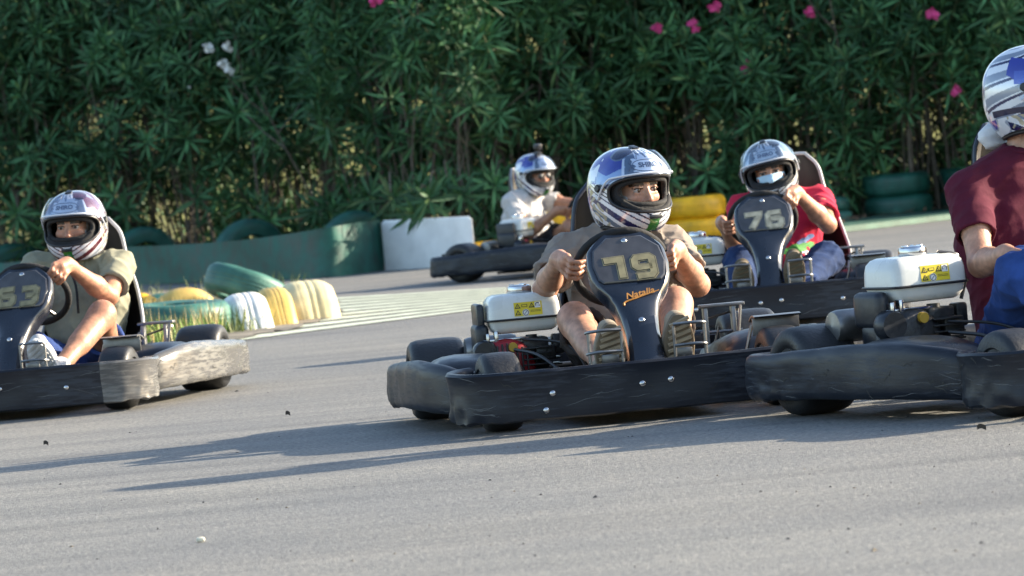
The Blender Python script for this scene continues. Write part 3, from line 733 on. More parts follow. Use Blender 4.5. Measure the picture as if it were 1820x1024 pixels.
# ==================================================================== helmets
def hel_R(az, el):
    """distance from the helmet centre to its shell, arrays in degrees"""
    a, e = np.radians(az), np.radians(el)
    dx, dy, dz = np.sin(a)*np.cos(e), np.cos(a)*np.cos(e), np.sin(e)
    A = 0.131; B = np.where(dy > 0, 0.156, 0.172); C = np.where(dz > 0, 0.150, 0.185); p = 2.25
    R = (np.abs(dx/A)**p+np.abs(dy/B)**p+np.abs(dz/C)**p)**(-1/p)
    R = R*(1+0.10*np.exp(-((el+34)/17)**2)*np.exp(-(az/48)**2))
    return R, dx, dy, dz
def hel_P(az, el, off=0.0):
    az = np.asarray(az, float); el = np.asarray(el, float)
    R, dx, dy, dz = hel_R(az, el); R = R+off
    return np.stack([dx*R, dy*R, dz*R], -1)
def port_edge(t, w=66, up=19, lo=-25):
    """rounded eye opening as a closed curve, t in 0..1"""
    a = 2*math.pi*t; c, s_ = math.cos(a), math.sin(a); e = 0.55
    az = w*math.copysign(abs(c)**e, c); v = math.copysign(abs(s_)**0.7, s_)
    el = (up if v > 0 else -lo)*v
    if v < 0: el *= 1-0.28*(abs(az)/w)**2
    return az, el-3*(abs(az)/w)**2
def in_port(az, el, w=66, up=19, lo=-25):
    az = np.abs(az)/w; el = el+3*az**2
    cc = np.clip(az, 0, 1)**(1/0.55); ss = np.sqrt(np.clip(1-cc**2, 0, 1))**0.7
    return (az < 1) & (el < up*ss) & (el > lo*ss*(1-0.28*az**2))
def nzv(az, el, f, s=0.0):
    return (np.sin(az*f*1.3+3*np.sin(el*f*1.1+s)+s*2)*np.sin(el*f*1.7+2*np.sin(az*f*.9+s)))
def paint(kind, az, el):
    C = np.zeros(az.shape+(3,))
    def put(m, c): C[m] = c
    P = {'blue': dict(base=(.33, .37, .43), a=(.03, .045, .30), a2=(.30, .40, .58), dark=(.012, .015, .05), slate=(.12, .16, .22), white=(.74, .76, .8), stripe=(.02, .02, .09), emb=(.03, .2, .03)),
         'red': dict(base=(.42, .44, .5), a=(.14, .05, .075), a2=(.40, .43, .50), dark=(.05, .012, .03), slate=(.26, .29, .35), white=(.62, .64, .69), stripe=(.09, .01, .02), emb=(.03, .2, .03)),
         'grey': dict(base=(.30, .33, .36), a=(.24, .30, .36), a2=(.42, .48, .54), dark=(.02, .022, .026), slate=(.16, .19, .22), white=(.56, .6, .63), stripe=(.02, .02, .022), emb=(.02, .02, .022)),
         'deep': dict(base=(.30, .34, .42), a=(.02, .035, .30), a2=(.05, .09, .42), dark=(.01, .015, .08), slate=(.20, .24, .32), white=(.7, .73, .78), stripe=(.015, .015, .05), emb=(.02, .02, .02))}[kind]
    put(np.ones(az.shape, bool), P['base']); A = np.abs(az)
    # forehead: white field with a ragged edge, a slate band and tinted side fields
    jag = 4*np.sign(np.sin(el*0.35))+3*np.sin(el*0.9)
    up = el > 12; sun_glare = (az < -26+jag) if kind == 'blue' else np.zeros(az.shape, bool)
    put(up & (A < 110), P['a2'])                                                     # tinted side fields
    put(up & (A < 110) & (el > 24+0.3*np.abs(A-70)) & (A > 42), P['a'])
    put(up & (A < 40+0.4*jag), P['slate'])                                           # slate brow band, paler piping
    put(up & (np.abs(A-41) < 1.6), P['white'])
    put((el > 50+6*np.sin(az*0.09)) & (A < 78), P['slate'])
    put((el > 54+7*np.sin(az*0.07+1)) & (A > 20) & (A < 70) & (el < 78), P['dark'])
    put((el > 66) & (A < 20+3*np.sin(el*.6)), P['white']); put((el > 70) & (A < 7), P['dark'])
    # white emblem with ragged flames over an oval field
    em = (A < 25+0.5*jag) & (el > 24+0.05*A) & (el < 46+7*np.abs(np.sin(az*0.16))+3*np.sin(az*.5)); put(em, P['white'])
    for c0 in (-17, -6, 6, 17):
        put((np.abs(az-c0-0.10*(el-50)) < 3.4*(1-(el-44)/26).clip(0, 1)) & (el > 40) & (el < 69), P['white'])
    put(sun_glare & up & (el < 70), P['white'] if kind != 'blue' else (.66, .68, .72)); put(sun_glare & up & (np.abs(A-52-0.3*(el-30)) < 3), P['a2'])  # pale silver paints in the sun's glare on this side
    put((el > 60) & (A > 100), P['slate'])
    # back: swirls
    bk = (A > 96); s_ = np.sin(az*0.10+el*0.13)+nzv(az, el, 0.09, 1.3)
    put(bk & (s_ > 0.25), P['white']); put(bk & (s_ < -0.5), P['a'])
    # chin bar: stripes running down to the chin
    lowr = el < 10-0.16*A
    lo = (el < 12) & (A < 118) & (A > 58) | (el < -10) & (A <= 58)
    w = el-0.42*A
    put(lo, P['white'])
    for a, b, c in ((-25, -10, 'stripe'), (-32, -30, 'dark'), (-37.5, -35.5, 'dark'), (-44, -42, 'stripe'), (-60, -51, 'stripe'), (-75, -66, 'slate'), (-95, -85, 'dark')): put(lo & (w > a) & (w < b), P[c])
    put(lo & (A > 72) & (nzv(az, el, 0.16, 2.0) > 0.25), (.42, .38, .27))
    put((np.abs(az) < 8-0.2*(el+38)) & (el < -33) & (el > -50), P['emb'])
    put(A < 0, P['white'])
    if kind == 'deep':
        sk = np.sin(el*0.24+az*0.07); f = (A > 50) & (A < 150) & (el > -30)
        put(f, P['white']); put(f & (sk > 0.35), P['slate']); put(f & (np.sin(el*0.24+az*0.07+2.2) > 0.88), P['dark'])
        put((A > 50) & (A < 112) & (el > 0) & (el < 38+0.1*A) & (el > 8+0.5*np.abs(A-80)), P['a']); put((A > 62) & (A < 100) & (np.abs(el-20) < 9), P['a2'])
        put((A > 52) & (A < 140) & (el < -20) & (el > -28), P['stripe'])
    return C
def me_helmet(kind):
    def f():
        na, ne = 264, 150; az = np.linspace(-180, 180, na+1)[:-1]; el = np.linspace(-52, 89.5, ne)
        EL, AZ = np.meshgrid(el, az, indexing='ij'); P = hel_P(AZ, EL); C = paint(kind, AZ, EL)
        b = MB(); idx = np.arange(na*ne).reshape(ne, na); F = []
        cz = (EL[:-1]+EL[1:])/2
        for i in range(ne-1):
            e = (el[i]+el[i+1])/2; pm = in_port(az+180/na, np.full(na, e)) if -30 < e < 22 else np.zeros(na, bool)
            for j in range(na):
                if pm[j]: continue
                k = (j+1) % na; F.append((idx[i, j], idx[i, k], idx[i+1, k], idx[i+1, j]))
        V = list(P.reshape(-1, 3)); top = len(V); V.append(np.array([0, 0, 0.15])); cols = np.vstack([C.reshape(-1, 3), C[-1, 0][None]])
        F += [(idx[-1, j], idx[-1, (j+1) % na], top) for j in range(na)]
        b.add(V, F); me = b.mesh('helmet', M['helmet'], angle=80, cols=cols, fix=False)
        return me
    return cached(('helmet', kind), f)
def me_lining():
    def f():
        na, ne = 132, 80; az = np.linspace(-180, 180, na+1)[:-1]; el = np.linspace(-52, 89, ne); EL, AZ = np.meshgrid(el, az, indexing='ij')
        P = hel_P(AZ, EL, -0.016); idx = np.arange(na*ne).reshape(ne, na); F = []
        for i in range(ne-1):
            e = (el[i]+el[i+1])/2; pm = in_port(az+180/na, np.full(na, e), 54, 17, -20)
            F += [(idx[i, j], idx[i, (j+1) % na], idx[i+1, (j+1) % na], idx[i+1, j]) for j in range(na) if not pm[j]]
        b = MB().add(P.reshape(-1, 3), F)
        # padded roll round the face and the neck
        b.tube([hel_P(*port_edge(t, 54, 17, -20), -0.022) for t in np.linspace(0, 1, 61)[:-1]], 0.011, 8, closed=True)
        b.tube([hel_P(a, -51, -0.016) for a in np.arange(0, 360, 8)], 0.017, 8, closed=True)
        b.tube([hel_P(a, -27+0.006*a*a, -0.012) for a in np.arange(-46, 47, 6)], 0.012, 8); b.tube([hel_P(a, -25+0.005*a*a, -0.022) for a in np.arange(-42, 43, 6)], 0.011, 8)
        return b.mesh('lining', M['padding'], angle=70)
    return cached('lining', f)
def me_gasket():
    def f():
        b = MB(); b.tube([hel_P(*port_edge(t), -0.002) for t in np.linspace(0, 1, 97)[:-1]], 0.0062, 8, closed=True)
        return b.mesh('eye_port_gasket', M['gasket'], angle=80)
    return cached('gasket', f)
def me_base_trim():
    def f(): return MB().tube([hel_P(a, -52, -0.004) for a in np.arange(0, 360, 5)], 0.007, 8, closed=True).mesh('base_trim', M['gasket'], angle=80)
    return cached('btrim', f)
def glass_mat():
    m, N, L, B = new_mat('tinted visor'); out = N['Material Output']
    tr = N.new('ShaderNodeBsdfTransparent'); tr.inputs[0].default_value = (0.93, 0.96, 1.0, 1)
    gl = N.new('ShaderNodeBsdfGlossy'); gl.inputs['Roughness'].default_value = 0.06; gl.inputs[0].default_value = (0.9, 0.95, 1, 1)
    fr = N.new('ShaderNodeFresnel'); fr.inputs[0].default_value = 1.22; mx = N.new('ShaderNodeMixShader')
    L.new(fr.outputs[0], mx.inputs[0]); L.new(tr.outputs[0], mx.inputs[1]); L.new(gl.outputs[0], mx.inputs[2]); L.new(mx.outputs[0], out.inputs['Surface']); return m
M['visor'] = glass_mat()
def vis_lo(A): return 15.5+5.0*(1-(A/88)**2)-26*np.clip((A-60)/28, 0, 1)**1.5
def vis_hi(A): return 56-10*(A/88)**2-30*np.clip((A-58)/30, 0, 1)**1.3
def me_visor():
    def f():
        az = np.linspace(-92, 92, 61); v = np.linspace(0, 1, 12); A = np.abs(az); lo, hi = vis_lo(A), vis_hi(A)
        G = np.zeros((len(v), len(az), 3))
        for i, t in enumerate(v): G[i] = hel_P(az, lo+(hi-lo)*t, 0.0095+0.010*(1-t)**2*np.exp(-(az/55)**2))
        b = MB().grid(G); b.grid(G+G/np.linalg.norm(G, axis=2)[..., None]*0.0025)
        return b.mesh('visor', M['visor'], angle=80)
    return cached('visor', f)
def me_visor_edge():
    def f():
        az = np.linspace(-90, 90, 61); b = MB()
        b.tube(list(hel_P(az, vis_lo(np.abs(az)), 0.0205*np.exp(-(az/70)**2)+0.002)), 0.0038, 8)
        return b.mesh('visor_edge', M['vedge'], angle=80)
    return cached('vedge', f)
M['vedge'] = mat('visor edge highlight', (0.62, 0.66, 0.72), 0.12, var=0.05, coat=0.6)  # pale colour paints the highlight along the visor's lower edge
def me_pivot(sd):
    def f():
        p = hel_P(sd*84, 6, 0.012); n = p/np.linalg.norm(p)
        return MB().lathe([(0, 0.006), (0.011, 0.006), (0.014, 0.002), (0.015, -0.012)], 18, Matrix.Translation(p) @ Vector(n).to_track_quat('Z', 'Y').to_matrix().to_4x4()).mesh('visor_pivot', M['gasket'])
    return cached(('pivot', sd), f)
def me_vent():
    def f():
        b = MB()
        for az, el in ((-7, 74), (7, 74)):
            p = hel_P(az, el, 0.002); n = Vector(p).normalized(); b.box(p, (0.018, 0.035, 0.008), 0.004, n.to_track_quat('Z', 'Y').to_matrix())
        p = hel_P(0, -30, 0.002); b.box(p, (0.05, 0.008, 0.014), 0.003)
        return b.mesh('air_vent', M['plastic'])
    return cached('vent', f)
def helmet_logo():
    def f():
        tm = text_mesh('SHIRO', 0.026, None, 0.0, 0.0, 'logo', 0.0009)
        for w in tm.vertices:
            x, y = w.co.x, w.co.y; p = hel_P(-x/0.131*57.3*1.05, 34+y/0.15*57.3, 0.0012); w.co = Vector(p)
        tm.materials.append(M['logo_grey']); return tm
    return cached('logo', f)
def helmet_oval():
    def f():
        pts = [hel_P(27*math.copysign(abs(math.cos(a))**.7, math.cos(a)), 34+8.5*math.sin(a), 0.0006) for a in np.linspace(0, 2*math.pi, 49)[:-1]]
        b = MB().tube(pts, 0.0013, 5, closed=True); b.tube([hel_P(27, 34, .0006), hel_P(31, 38, .0006), hel_P(29, 43, .0006)], 0.002, 5); b.tube([hel_P(27, 34, .0006), hel_P(33, 27, .0006)], 0.002, 5); b.tube([hel_P(18, 44, .0006), hel_P(14, 54, .0006), hel_P(18, 62, .0006)], 0.0018, 5)
        return b.mesh('logo_outline', M['logo_grey'], angle=80)
    return cached('oval', f)
M['logo_grey'] = mat('slate print', (0.12, 0.14, 0.2), 0.4)
def add_helmet(person, mx, kind, visor=True, camera=False):
    h = obj('helmet', me_helmet(kind), person, mx)
    obj('lining', me_lining(), h); obj('eye_port_gasket', me_gasket(), h); obj('base_trim', me_base_trim(), h)
    if visor:
        obj('visor', me_visor(), h); obj('visor_edge', me_visor_edge(), h)
        for sd in (1, -1): obj('visor_pivot', me_pivot(sd), h)
    obj('air_vent', me_vent(), h)
    if kind != 'deep':
        obj('lettering', helmet_logo(), h); obj('logo_outline', helmet_oval(), h)
    if camera:
        b = MB(); b.box((0, 0.03, 0.158), (0.045, 0.05, 0.014), 0.004); b.tube([(0, 0.03, 0.16), (0, 0.03, 0.185)], 0.007, 8); b.box((0, 0.03, 0.205), (0.06, 0.032, 0.042), 0.006)
        b.lathe([(0, 0.012), (0.012, 0.012), (0.013, 0)], 14, Matrix.Translation((0.013, 0.046, 0.21)) @ Matrix.Rotation(-math.pi/2, 4, 'X'))
        obj('action_camera', b.mesh('action_camera', M['plastic']), h)
    return h

# ==================================================================== people
def unit(v): v = np.array(v, float); return v/np.linalg.norm(v)
def flip_out(V, Q):
    a, b, c = V[Q[:, 0]], V[Q[:, 1]], V[Q[:, 2]]
    return Q if np.einsum('ij,ij->i', a, np.cross(b, c)).sum() > 0 else Q[:, ::-1]
def head_mesh(tone, opts):
    S = SDF()
    S.ell((0, -0.015, 0.035), (0.077, 0.098, 0.105)); S.ell((0, 0.04, -0.03), (0.063, 0.064, 0.088), k=0.03); S.ell((0, 0.062, -0.085), (0.04, 0.038, 0.036), k=0.03)
    S.cap((-0.042, 0.088, 0.024), (0.042, 0.088, 0.024), 0.011, k=0.02); S.ell((0.042, 0.07, -0.028), (0.024, 0.024, 0.02), k=0.02); S.ell((-0.042, 0.07, -0.028), (0.024, 0.024, 0.02), k=0.02)
    for sd in (1, -1): S.ell((sd*0.033, 0.110, 0.001), (0.019, 0.017, 0.0125), k=0.010, op='d')
    S.cap((0, 0.098, 0.012), (0, 0.117, -0.026), 0.0075, 0.010, k=0.012); S.ell((0, 0.118, -0.034), (0.013, 0.012, 0.010), k=0.008)
    for sd in (1, -1):
        S.ell((sd*0.012, 0.108, -0.037), (0.008, 0.009, 0.007), k=0.006)
        S.cap((sd*0.018, 0.098, 0.0085), (sd*0.033, 0.101, 0.0115), 0.0042, k=0.004); S.cap((sd*0.033, 0.101, 0.0115), (sd*0.048, 0.091, 0.006), 0.0042, k=0.004)
        S.cap((sd*0.019, 0.096, -0.010), (sd*0.046, 0.091, -0.010), 0.0045, k=0.006)
    S.cap((-0.02, 0.098, -0.062), (0.02, 0.098, -0.062), 0.007, k=0.008); S.cap((0, -0.02, -0.08), (0, -0.035, -0.19), 0.055, k=0.03)
    V, Q = S.nets(0.003); Q = flip_out(V, Q)
    x, y, z = V.T; C = np.tile(np.array(tone), (len(V), 1)); ax = np.abs(x)
    C *= (1+0.05*np.sin(x*90+3*np.sin(z*70)))[:, None]
    cheek = np.exp(-((ax-0.038)**2+(z+0.035)**2)/0.0006)*(y > 0.05); nose = np.exp(-(x**2+(z+0.033)**2)/0.0002)*(y > 0.1)
    C *= (1-np.outer(0.18*cheek+0.15*nose, [0, 1, 1]))
    beard = (y > 0.02) & (z < -0.046+0.2*(ax-0.02).clip(0)) ; C[beard] *= 0.72
    brow = (ax > 0.013) & (ax < 0.054) & (np.abs(z-0.0225+0.15*(ax-0.03).clip(0)) < 0.0052) & (y > 0.06); C[brow] = (0.035, 0.022, 0.014)
    lash = (ax > 0.016) & (ax < 0.05) & (np.abs(z-0.0062) < 0.0028) & (y > 0.08) & (y < 0.106); C[lash] = (0.04, 0.02, 0.015)
    sock = (z > 0.046) | (ax > 0.066); C[sock] = opts.get('sock', (0.55, 0.5, 0.46))
    lip = (np.abs(z+0.062) < 0.008) & (ax < 0.022) & (y > 0.09); C[lip] = np.array(tone)*np.array([0.8, 0.5, 0.5])
    return V, Q, C
def eye_mesh(sd, look):
    def f():
        b = MB(); mx = Matrix.Rotation(-math.pi/2, 4, 'X'); prof = [(0.0132*math.sin(a), 0.0132*math.cos(a)) for a in np.linspace(0.0, math.pi, 20)]
        b.lathe([(max(r, 1e-5), z) for r, z in prof], 24, mx)
        V = np.array(b.v); d = unit((look[0], 1, look[1])); c = (V/np.linalg.norm(V, axis=1)[:, None])@d; C = np.tile((0.40, 0.36, 0.34), (len(V), 1))
        C[c > 0.80] = (0.06, 0.03, 0.015); C[c > 0.965] = (0.005, 0.005, 0.005)
        return b.mesh('eye', M['eye_white'], angle=80, cols=C)
    return cached(('eye', look), f)
HCACHE = {}
def wrinkle(seed, amp):
    r = np.random.default_rng(seed); W = []
    for i in range(7):
        d = unit(r.normal(size=3)*np.array([0.6, 0.7, 1.0])); W.append((d*r.uniform(45, 130), r.uniform(0, 6.28), r.uniform(0.5, 1)))
    d2 = [(unit(r.normal(size=3))*r.uniform(9, 16), r.uniform(0, 6.28)) for _ in range(3)]
    def f(X, Y, Z):
        wv = sum(np.sin(d[0]*X+d[1]*Y+d[2]*Z+p) for d, p in d2); s_ = 0
        for d, p, a in W: s_ = s_+a*(1-np.abs(np.sin((d[0]*X+d[1]*Y+d[2]*Z)*0.36+p+1.6*wv)))**2.2
        return -(s_/3.5-0.25)*amp
    return f
def hand(S, P, elbow, flip):
    """a fist closed round the steering wheel rim at P"""
    n = SWN; r = unit(P-SWC); t = np.cross(n, r)*flip                     # t: along the rim, towards its top
    W = P+r*0.040+n*0.050+unit(elbow-P)*0.030
    S.cap(W, P+r*0.036+n*0.024, 0.026, 0.024, k=0.025)
    for i, (o, ln) in enumerate(((0.033, 1.0), (0.011, 1.08), (-0.011, 1.02), (-0.032, 0.88))):
        q = P+t*o
        K = q+r*0.033+n*0.010; m1 = q+r*0.024-n*0.019*ln; m2 = q-r*0.004-n*0.026*ln; e = q-r*0.022-n*0.012
        S.cap(W+t*o*0.6, K, 0.015, 0.0125, k=0.012)
        S.cap(K, m1, 0.0108, 0.0092, k=0.003); S.cap(m1, m2, 0.0094, 0.0088, k=0.002); S.cap(m2, e, 0.0088, 0.0074, k=0.002); S.ell(K, (0.0115, 0.0115, 0.0115), k=0.004); S.ell(m1, (0.0105, 0.0105, 0.0105), k=0.003)
    a = W+t*0.018-r*0.006; b = P+n*0.034+t*0.030+r*0.004; c = P+n*0.024+t*0.046-r*0.008
    S.cap(a, b, 0.0155, 0.0125, k=0.012); S.cap(b, c, 0.0115, 0.0095, k=0.004)
    return W
def driver(mx, label, J, tone, shirt_m, leg_m, shoe_m, sole_m, helmet, h=0.0065, legs='shorts', extra=None, seed=1, visor=True, camera=False, group=None):
    base = np.array([SX, -0.3, 0.06]); off = Matrix.Translation(-Vector(base)); root_mx = mx @ Matrix.Translation(Vector(base))
    p = empty('person', root_mx, label, 'person', 'kart drivers wearing full face helmets')
    g = {k: np.array(v, float) for k, v in J.items() if isinstance(v, tuple)}
    cx = g['chest'][0]
    pel = np.array([SX, -0.31, 0.155]); ch = g['chest']; nk = g['neck']; hc = g['head']
    # ---- skin body
    S = SDF(); S.cap(pel, ch, 0.10, 0.11); S.cap(ch, nk-np.array([0, 0, 0.06]), 0.09, 0.05); S.cap(nk-np.array([0, 0, 0.05]), nk*0.45+hc*0.55, 0.056, 0.054, k=0.03)
    for sd in 'RL':
        sh, el = g['sh'+sd], g['el'+sd]; ang = J['grip'+sd]; gp = rim_point(ang)
        S.cap(nk-np.array([0, 0, 0.05]), sh, 0.05, 0.05); S.cap(sh, el, 0.050, 0.041, k=0.03); S.ell(sh*0.55+el*0.45+np.array([0, 0.012, 0]), (0.045, 0.045, 0.065), k=0.03)
        fl = 1 if sd == 'R' else -1
        n0 = len(S.p); W = gp+unit(gp-SWC)*0.040+SWN*0.050+unit(el-gp)*0.030
        mid = el*0.68+W*0.32; S.cap(el, mid, 0.040, 0.042, k=0.02); S.cap(mid, W*0.9+el*0.1, 0.042, 0.027, k=0.02); S.cap(W*0.9+el*0.1, W, 0.028, 0.026, k=0.02)
        hand(S, gp, el, -fl)
        hp = np.array([SX+(0.09 if sd == 'R' else -0.09), -0.28, 0.155]); kn, an = g['kn'+sd], g['an'+sd]
        S.cap(hp, kn, 0.076, 0.051, k=0.03); S.ell(kn+np.array([0, 0.006, 0.004]), (0.052, 0.05, 0.054), k=0.03)
        cf = kn*0.68+an*0.32; back = unit(np.cross(np.cross(an-kn, np.array([0, -1., 0])), an-kn)); S.cap(kn, an, 0.047, 0.034, k=0.03); S.cap(kn*0.85+an*0.15+np.array([0, -0.02, 0]), kn*0.5+an*0.5+np.array([0, -0.012, 0]), 0.046, 0.04, k=0.04)
        S.cap(an, g['toe'+sd]*0.5+an*0.5, 0.036, 0.03)
    V, Q = S.nets(h); Q = flip_out(V, Q)
    C = np.tile(np.array(tone), (len(V), 1)); nzz = np.sin(V[:, 0]*60+2*np.sin(V[:, 2]*47))*np.sin(V[:, 1]*55+2*np.sin(V[:, 0]*43)); C *= (1+0.06*nzz)[:, None]
    for sd in 'RL':
        for q, r_ in ((rim_point(J['grip'+sd])-SWN*0.0, 0.06), (g['el'+sd], 0.06), (g['kn'+sd], 0.08)):
            k = np.exp(-np.sum((V-q)**2, 1)/(r_*r_)); C *= 1-np.outer(k, [0.02, 0.16, 0.2])
    # ---- head, in the helmet's own frame
    hm = Matrix.Translation(Vector(hc)) @ Euler((math.radians(J.get('pitch', 0)), math.radians(J.get('lean', 0)), math.radians(J.get('yaw', 0))), 'YXZ').to_matrix().to_4x4()
    hv, hq, hcol = head_mesh(tone, J); hv = hv+np.array([0, 0.010, 0.0]); R3 = np.array(hm.to_3x3()); hv2 = hv@R3.T+hc
    V = np.vstack([V, hv2]); Q = np.vstack([Q, hq+len(C)]); C = np.vstack([C, hcol])
    obj('body', np_mesh('body', V-base, Q, M['skin'], C), p)
    hl = off @ hm
    for sd in (1, -1): obj('eye', eye_mesh(sd, J.get('look', (0, 0))), p, hl @ Matrix.Translation((sd*0.033, 0.0975, 0.001)))
    # ---- shirt
    S = SDF(); S.cap(pel+np.array([0.06, 0.01, 0.0]), ch+np.array([0.06, 0, 0]), 0.104, 0.110, k=0.05); S.cap(pel-np.array([0.06, -0.01, 0.0]), ch-np.array([0.06, 0, 0]), 0.104, 0.110, k=0.05)
    S.ell(ch, (0.17, 0.12, 0.17), k=0.04); S.ell(pel*0.5+ch*0.5+np.array([0, 0.05, -0.01]), (0.145, 0.10, 0.12), k=0.04)
    nb = nk-np.array([0, 0.0, 0.045])
    S.cap(ch, ch*0.25+nb*0.75, 0.125, 0.085, k=0.05); S.cap(ch+np.array([0.07, 0, 0]), ch*0.3+nb*0.7+np.array([0.06, 0, 0]), 0.112, 0.085, k=0.05); S.cap(ch-np.array([0.07, 0, 0]), ch*0.3+nb*0.7-np.array([0.06, 0, 0]), 0.112, 0.085, k=0.05)
    for sd in 'RL':
        sh, el = g['sh'+sd], g['el'+sd]; S.cap(nb+(sh-nb)*0.15, sh, 0.062, 0.060, k=0.05); e2 = sh+(el-sh)*J.get('sleeve', 0.66)
        S.cap(sh, e2, 0.067, 0.067 if J.get('loose', True) else 0.062, k=0.035)
    for sd in 'RL':
        sh, el = g['sh'+sd], g['el'+sd]; d = unit(el-sh); e2 = sh+(el-sh)*J.get('sleeve', 0.66)
        S.cut(e2, d, e2+d*0.045, 0.102); S.cap(e2-d*0.05, e2+d*0.05, 0.047, 0.0605, k=0, op='d')
    S.cap(nb+np.array([0, 0.012, 0.055]), nb+np.array([0, 0.05, 0.18]), 0.055, 0.07, k=0.01, op='d')
    V, Q = S.nets(h, wrinkle(seed, J.get('fold', 0.022))); Q = flip_out(V, Q); sm = np_mesh('shirt', V-base, Q, shirt_m, smooth_it=1)
    s = obj('shirt', sm, p)
    pts = []
    for a in np.linspace(0, 2*math.pi, 25)[:-1]: pts.append(nb+np.array([0.064*math.cos(a), 0.022+0.064*math.sin(a), 0.026-0.018*math.sin(a)]))
    obj('collar', MB().tube([q-base for q in pts], 0.0065, 8, closed=True).mesh('collar', shirt_m, angle=80), s)
    for sd in 'RL':
        sh, el = g['sh'+sd], g['el'+sd]; d = unit(el-sh); e2 = sh+(el-sh)*J.get('sleeve', 0.66)-d*0.004; u = unit(np.cross(d, [0.3, 0.9, 0.2])); w = np.cross(d, u)
    # ---- trousers or shorts
    S = SDF(); S.ell(pel+np.array([0, 0.03, 0.0]), (0.18, 0.14, 0.105), k=0.03)
    cuts = []
    for sd in 'RL':
        hp = np.array([SX+(0.095 if sd == 'R' else -0.095), -0.27, 0.155]); kn, an = g['kn'+sd], g['an'+sd]
        if legs == 'shorts':
            e2 = hp+(kn-hp)*J.get('hem', 0.74); S.cap(hp, e2, 0.094, 0.088, k=0.04); cuts.append((e2, unit(kn-hp)))
        else:
            S.cap(hp, kn, 0.096, 0.074, k=0.04); S.ell(kn, (0.074, 0.074, 0.074), k=0.03); S.cap(kn, an, 0.072, 0.056, k=0.03); cuts.append((an*0.93+kn*0.07, unit(an-kn)))
    for e2, d in cuts: S.cut(e2, d, e2+d*0.05, 0.11); S.cap(e2-d*0.04, e2+d*0.05, 0.06 if legs == 'shorts' else 0.04, 0.08 if legs == 'shorts' else 0.05, k=0, op='d')
    V, Q = S.nets(h, wrinkle(seed+11, 0.018)); Q = flip_out(V, Q); obj('shorts' if legs == 'shorts' else 'trousers', np_mesh('legwear', V-base, Q, leg_m, smooth_it=1), p)
    # ---- shoes
    for sd in 'RL':
        an, to = g['an'+sd], g['toe'+sd]; up = unit(to-an); fw = unit(np.array([0, 1., 0])-up*up[1]); sx = np.cross(up, fw); heel = an+fw*0.035-up*0.055; L = np.linalg.norm(to-heel)
        S = SDF(); S.cap(heel+up*0.03-fw*0.02, heel+up*L*0.62-fw*0.028, 0.043, 0.044, k=0.02); S.cap(heel+up*L*0.6-fw*0.025, to-up*0.04-fw*0.022, 0.045, 0.036, k=0.03); S.cap(an, an-unit(an-g['kn'+sd])*0.05, 0.048, 0.046, k=0.03)
        S.cut(heel, fw, heel+up*L/2, 0.3)
        V, Q = S.nets(h*0.9); Q = flip_out(V, Q); o = obj('shoe', np_mesh('shoe', V-base, Q, shoe_m, smooth_it=1), p)
        b = MB(); out = []
        for k in range(36):
            a = 2*math.pi*k/36; t = 0.5-0.5*math.cos(a); w = (0.038+0.010*math.sin(math.pi*min(1, t*1.05))*1.0+0.008*(t > 0.5)*math.sin(math.pi*(t-0.5)*2))*abs(math.sin(a))**0.55*(1 if math.sin(a) > 0 else -1)
            out.append(heel-up*0.012+up*(L+0.014)*t+sx*w)
        n = len(out); VV = [q-fw*0.004-base for q in out]+[q+fw*0.018-base for q in out]+[heel+up*L*0.5+(q-heel-up*L*0.5)*0.93+fw*0.021-base for q in out]
        b.add(VV, [tuple(range(n-1, -1, -1)), tuple(range(2*n, 3*n))]+[(k, (k+1) % n, n+(k+1) % n, n+k) for k in range(n)]+[(n+k, n+(k+1) % n, 2*n+(k+1) % n, 2*n+k) for k in range(n)])
        for k in range(11):
            t = 0.06+0.086*k; wd = 0.034+0.012*math.sin(math.pi*t); c = heel+up*(L*t)+fw*0.0225; q1 = c-sx*wd*0.88-up*0.012; q2 = c+sx*wd*0.88+up*0.012
            dq = unit(q2-q1); wv = np.cross(dq, fw)*0.0062
            b.add([q-base for q in (q1-wv-fw*0.006, q1+wv-fw*0.004, q2+wv-fw*0.004, q2-wv-fw*0.004, q1-wv*.7+fw*0.007, q1+wv*.7+fw*0.007, q2+wv*.7+fw*0.007, q2-wv*.7+fw*0.007)], [(4, 5, 6, 7), (0, 1, 5, 4), (1, 2, 6, 5), (2, 3, 7, 6), (3, 0, 4, 7)], 1)
        obj('sole', b.mesh('sole', [M['sole_dark'] if sole_m != M['sole_grey'] else sole_m, sole_m], angle=35), o)
    add_helmet(p, hl, helmet, visor, camera)
    if extra: extra(p, base, g, hl, s)
    return p
